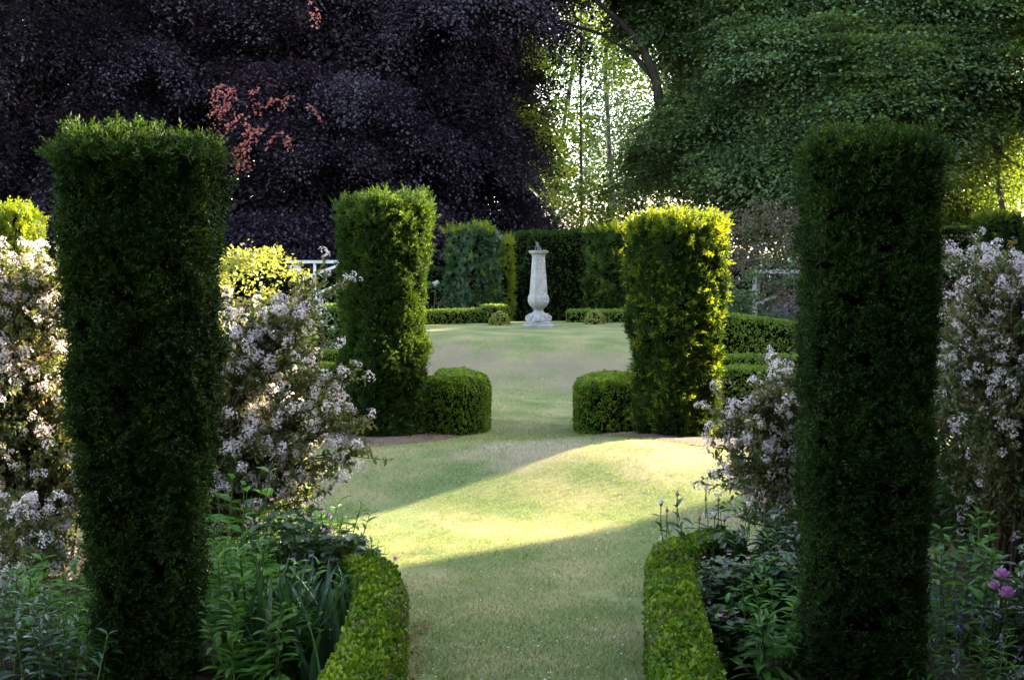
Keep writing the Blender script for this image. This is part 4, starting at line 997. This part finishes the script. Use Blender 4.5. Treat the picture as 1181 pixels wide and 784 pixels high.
embers()

def stake():
    x, y, _ = at(895, 775, 6.15); z = gz(x, y); root = empty('plant_label', (x, y, z), 'small blank grey plant label on a stake in the right bed', 'plant label')
    m = MB(); bar(m, (0, 0, -.05), (0, 0, .12), .008, .006); m.build('stake', timber_g, root)
    m = MB(); bar(m, (0, -.006, .09), (.004, -.012, .17), .035, .004); m.build('label_plate', label_m, root)
stake()
# dark half-buried log beside the glowing column
def log():
    pts_ = [at(822, 497, 12.3), at(832, 499, 12.3), at(843, 504, 12.15), at(852, 508, 12.05), at(859, 513, 12.0)]
    m = MB(); P = np.array(pts_); P[:, 2] = ground(P[:, 0], P[:, 1]) + .05; tube(m, P, [.03, .06, .065, .055, .02], 10)
    o = m.build('log', bark, origin=tuple(P[0])); tag(o, 'dark fallen log on the soil right of the glowing column', 'log')
log()

# ------------------------------------------------------------------ grass, petals, litter
def scatter():
    n = 420000
    Y = 5.6 + 14.5 * rng.random(n) ** 1.35; X = (rng.random(n) * 2 - 1) * (Y * .36) * .8
    inb = (np.abs(X) < np.where(Y < 7.2, .62, 9)) & (X > -2.6) & (X < 2.9)
    bedm = ((Y > 11.9) & (Y < 14.3) & ((X < -.55) | (X > .75))) | ((Y < 8.9) & ((X < -1.15 - .9 * (Y - 7.8)) | (X > 1.0 + .9 * (Y - 7.4))) & (Y > 7.2))
    k = inb & ~bedm; X, Y = X[k], Y[k]; n = len(X)
    P = np.stack([X, Y, ground(X, Y) - .004], 1)
    thin = fbm(P, 1.3, 61) + fbm(P, .3, 62) * .6 > -.75; P = P[thin]; n = len(P)
    d = nrm(rand_dir(n) * [.75, .75, .1] + [0, 0, .8])
    mb = MB(); T = (np.array([[0, -.07, 0], [.55, 0.0, .05], [1, .0, -.1], [0, .07, 0]]), [np.array([[0, 1, 2], [0, 2, 3]])])
    T = (np.array([[0, -.042, 0], [1, 0, 0], [0, .042, 0]]), [np.array([[0, 1, 2]])])
    mb.inst(T, P, frames(d, rand_dir(n)), rng.uniform(.014, .036, n))
    o = mb.build('grass', grassm); o['kind'] = 'stuff'
    # fallen petals on the lawn
    n = 2600; Y = 6.0 + 12 * rng.random(n) ** 1.3; X = (rng.random(n) * 2 - 1) * Y * .25
    k = (np.abs(X) < np.where(Y < 7.4, .55, 3)) & (rng.random(n) < np.where(X > 0, .9, .55)); X, Y = X[k], Y[k]; n = len(X)
    mb = MB(); mb.inst(RHW, np.stack([X, Y, ground(X, Y) + .012], 1), frames(rand_dir(n) * [1, 1, .2], rand_dir(n) * .4 + [0, 0, 1]), rng.uniform(.006, .014, n))
    o = mb.build('fallen_petals', white_p); o['kind'] = 'stuff'
    n = 900; side = rng.random(n) < .5
    X = np.where(side, rng.uniform(-2.0, -.55, n), rng.uniform(.8, 2.5, n)); Y = np.where(side, 12.2, 12.0) + np.abs(rng.normal(0, .35, n)) - .2
    mb = MB(); mb.inst(RHW, np.stack([X, Y, ground(X, Y) + .03], 1), frames(rand_dir(n) * [1, 1, .3], rand_dir(n) * .5 + [0, 0, 1]), rng.uniform(.012, .035, n))
    n = 260; X = rng.uniform(-.5, -.40, n); Y = rng.uniform(5.6, 7.0, n)
    mb.inst(RHW, np.stack([X, Y, ground(X, Y) + .015], 1), frames(rand_dir(n) * [1, 1, .3], rand_dir(n) * .5 + [0, 0, 1]), rng.uniform(.01, .025, n))
    o = mb.build('leaf_litter', litter_m); o['kind'] = 'stuff'
scatter()

# ------------------------------------------------------------------ unseen hedges, trees and shrubs added outside the view to block sun and sky
def edge(y): return .36 * y + 3.0
def shade(y0, y1, h, seed, label, hf=None):  # unseen hedge added to block the low sun, gaps shape the patch
    far_hedge([(edge(y0), y0), (edge((y0 + y1) / 2), (y0 + y1) / 2), (edge(y1), y1)], 1.1, h, label, seed, mats=(yew, yew_sunlit_new), density=260, size=.16, bump=.12, hfun=hf, group='added unseen sun-screen hedges', step=.3)
shade(-3, 14.6, 5.3, 71, 'added unseen hedge screening the sun, nearest the camera on the right')
shade(18.9, 22.3, 4.9, 72, 'short lower added unseen hedge screening the sun, right of the garden')
shade(22.6, 33.2, 7.4, 73, 'highest added unseen hedge, keeping sun off the mound')
shade(33.4, 35.5, 6.6, 74, 'farthest added unseen hedge screening the sun')
for i, (x, y, h, w) in enumerate([(25, 61, 25, 4.2), (32, 81, 30, 4.6)]):  # unseen trees added to keep sun off the background trees
    E = [((x, y, h * .55), (w, w, h * .45))]
    tree('shade_tree', (x, y, 0), ['added unseen tree shading the copper beech, nearer of two', 'added unseen tree shading the pale trees, farther of two'][i], 'tree', E, ([(x, y, -.2), (x, y, h * .5), (x, y, h * .9)], [.5, .35, .1]), [], 700, 26, 1.8, .3, lime, shell=.6, fill=2500, group='added unseen shade trees')

for i, (x, y, h, w) in enumerate([(-9, -9, 15, 6.0), (1, -13, 17, 6.5), (10.5, -8, 15, 5.5)]):  # unseen trees added to cut sky light on surfaces facing the camera
    E = [((x, y, h * .56), (w, w * .8, h * .44))]
    tree('rear_shade_tree', (x, y, 0), ['added unseen shade tree behind the viewpoint, on the left', 'tallest added unseen shade tree behind the viewpoint, in the middle', 'added unseen shade tree behind the viewpoint, on the right'][i], 'tree', E, ([(x, y, -.2), (x, y, h * .5), (x, y, h * .9)], [.5, .35, .1]), [], 1500, 26, 1.8, .3, lime, shell=.6, fill=5000, group='added unseen shade trees behind the viewpoint')

for yy, h, lb in ((14.9, 3.6, 'added unseen shrub breaking up the sun edge beside the nearest hedge'), (18.2, 2.6, 'added unseen shrub breaking up the sun edge beside the short hedge')):  # unseen shrubs added to roughen the edge of the sun patch
    bush(CX + F_PX * edge(yy) / yy, yy, 1.1, h, lb, bush_dk, 34, .10, nl=16, L=.6, name='sunbreak_shrub', cat='shrub', grp='added unseen shrubs that fray the sunlight')

# ------------------------------------------------------------------ light, sky, camera
w = bpy.data.worlds.new('World'); scene.world = w; w.use_nodes = True
nt = w.node_tree; bg = nt.nodes['Background']; sky = nt.nodes.new('ShaderNodeTexSky')
sky.sky_type = 'NISHITA'; sky.sun_disc = False; sky.sun_elevation = SUN_EL; sky.sun_rotation = SUN_AZ
sky.air_density = 1.0; sky.dust_density = 1.5; sky.ozone_density = 1.0
hs = nt.nodes.new('ShaderNodeHueSaturation'); hs.inputs['Saturation'].default_value = .68
nt.links.new(sky.outputs[0], hs.inputs['Color']); nt.links.new(hs.outputs[0], bg.inputs[0]); bg.inputs[1].default_value = .105
sl = bpy.data.lights.new('sun', 'SUN'); sl.energy = 5; sl.angle = math.radians(.8); sl.color = (1, .83, .52)
so = bpy.data.objects.new('sun', sl); COL.objects.link(so); so.location = (30, 20, 20)
so.rotation_euler = Vector(SUN).to_track_quat('Z', 'Y').to_euler()

cd = bpy.data.cameras.new('camera'); cam = bpy.data.objects.new('camera', cd); COL.objects.link(cam); scene.camera = cam
cam.location = (0, 0, CAM_H); cam.rotation_euler = (PI / 2 - PITCH, 0, 0)
cd.sensor_width = 36; cd.lens = F_PX * 36 / 1181; cd.clip_end = 3000; cd.clip_start = .05
cd.dof.use_dof = True; cd.dof.focus_distance = 12.0; cd.dof.aperture_fstop = 13
scene.view_settings.view_transform = 'Standard'; scene.view_settings.look = 'None'; scene.view_settings.gamma = 1
scene.view_settings.use_curve_mapping = False; scene.view_settings.exposure = 3.6
cy = scene.cycles
cy.max_bounces = 8; cy.diffuse_bounces = 3; cy.glossy_bounces = 2; cy.transmission_bounces = 4; cy.sample_clamp_indirect = 6
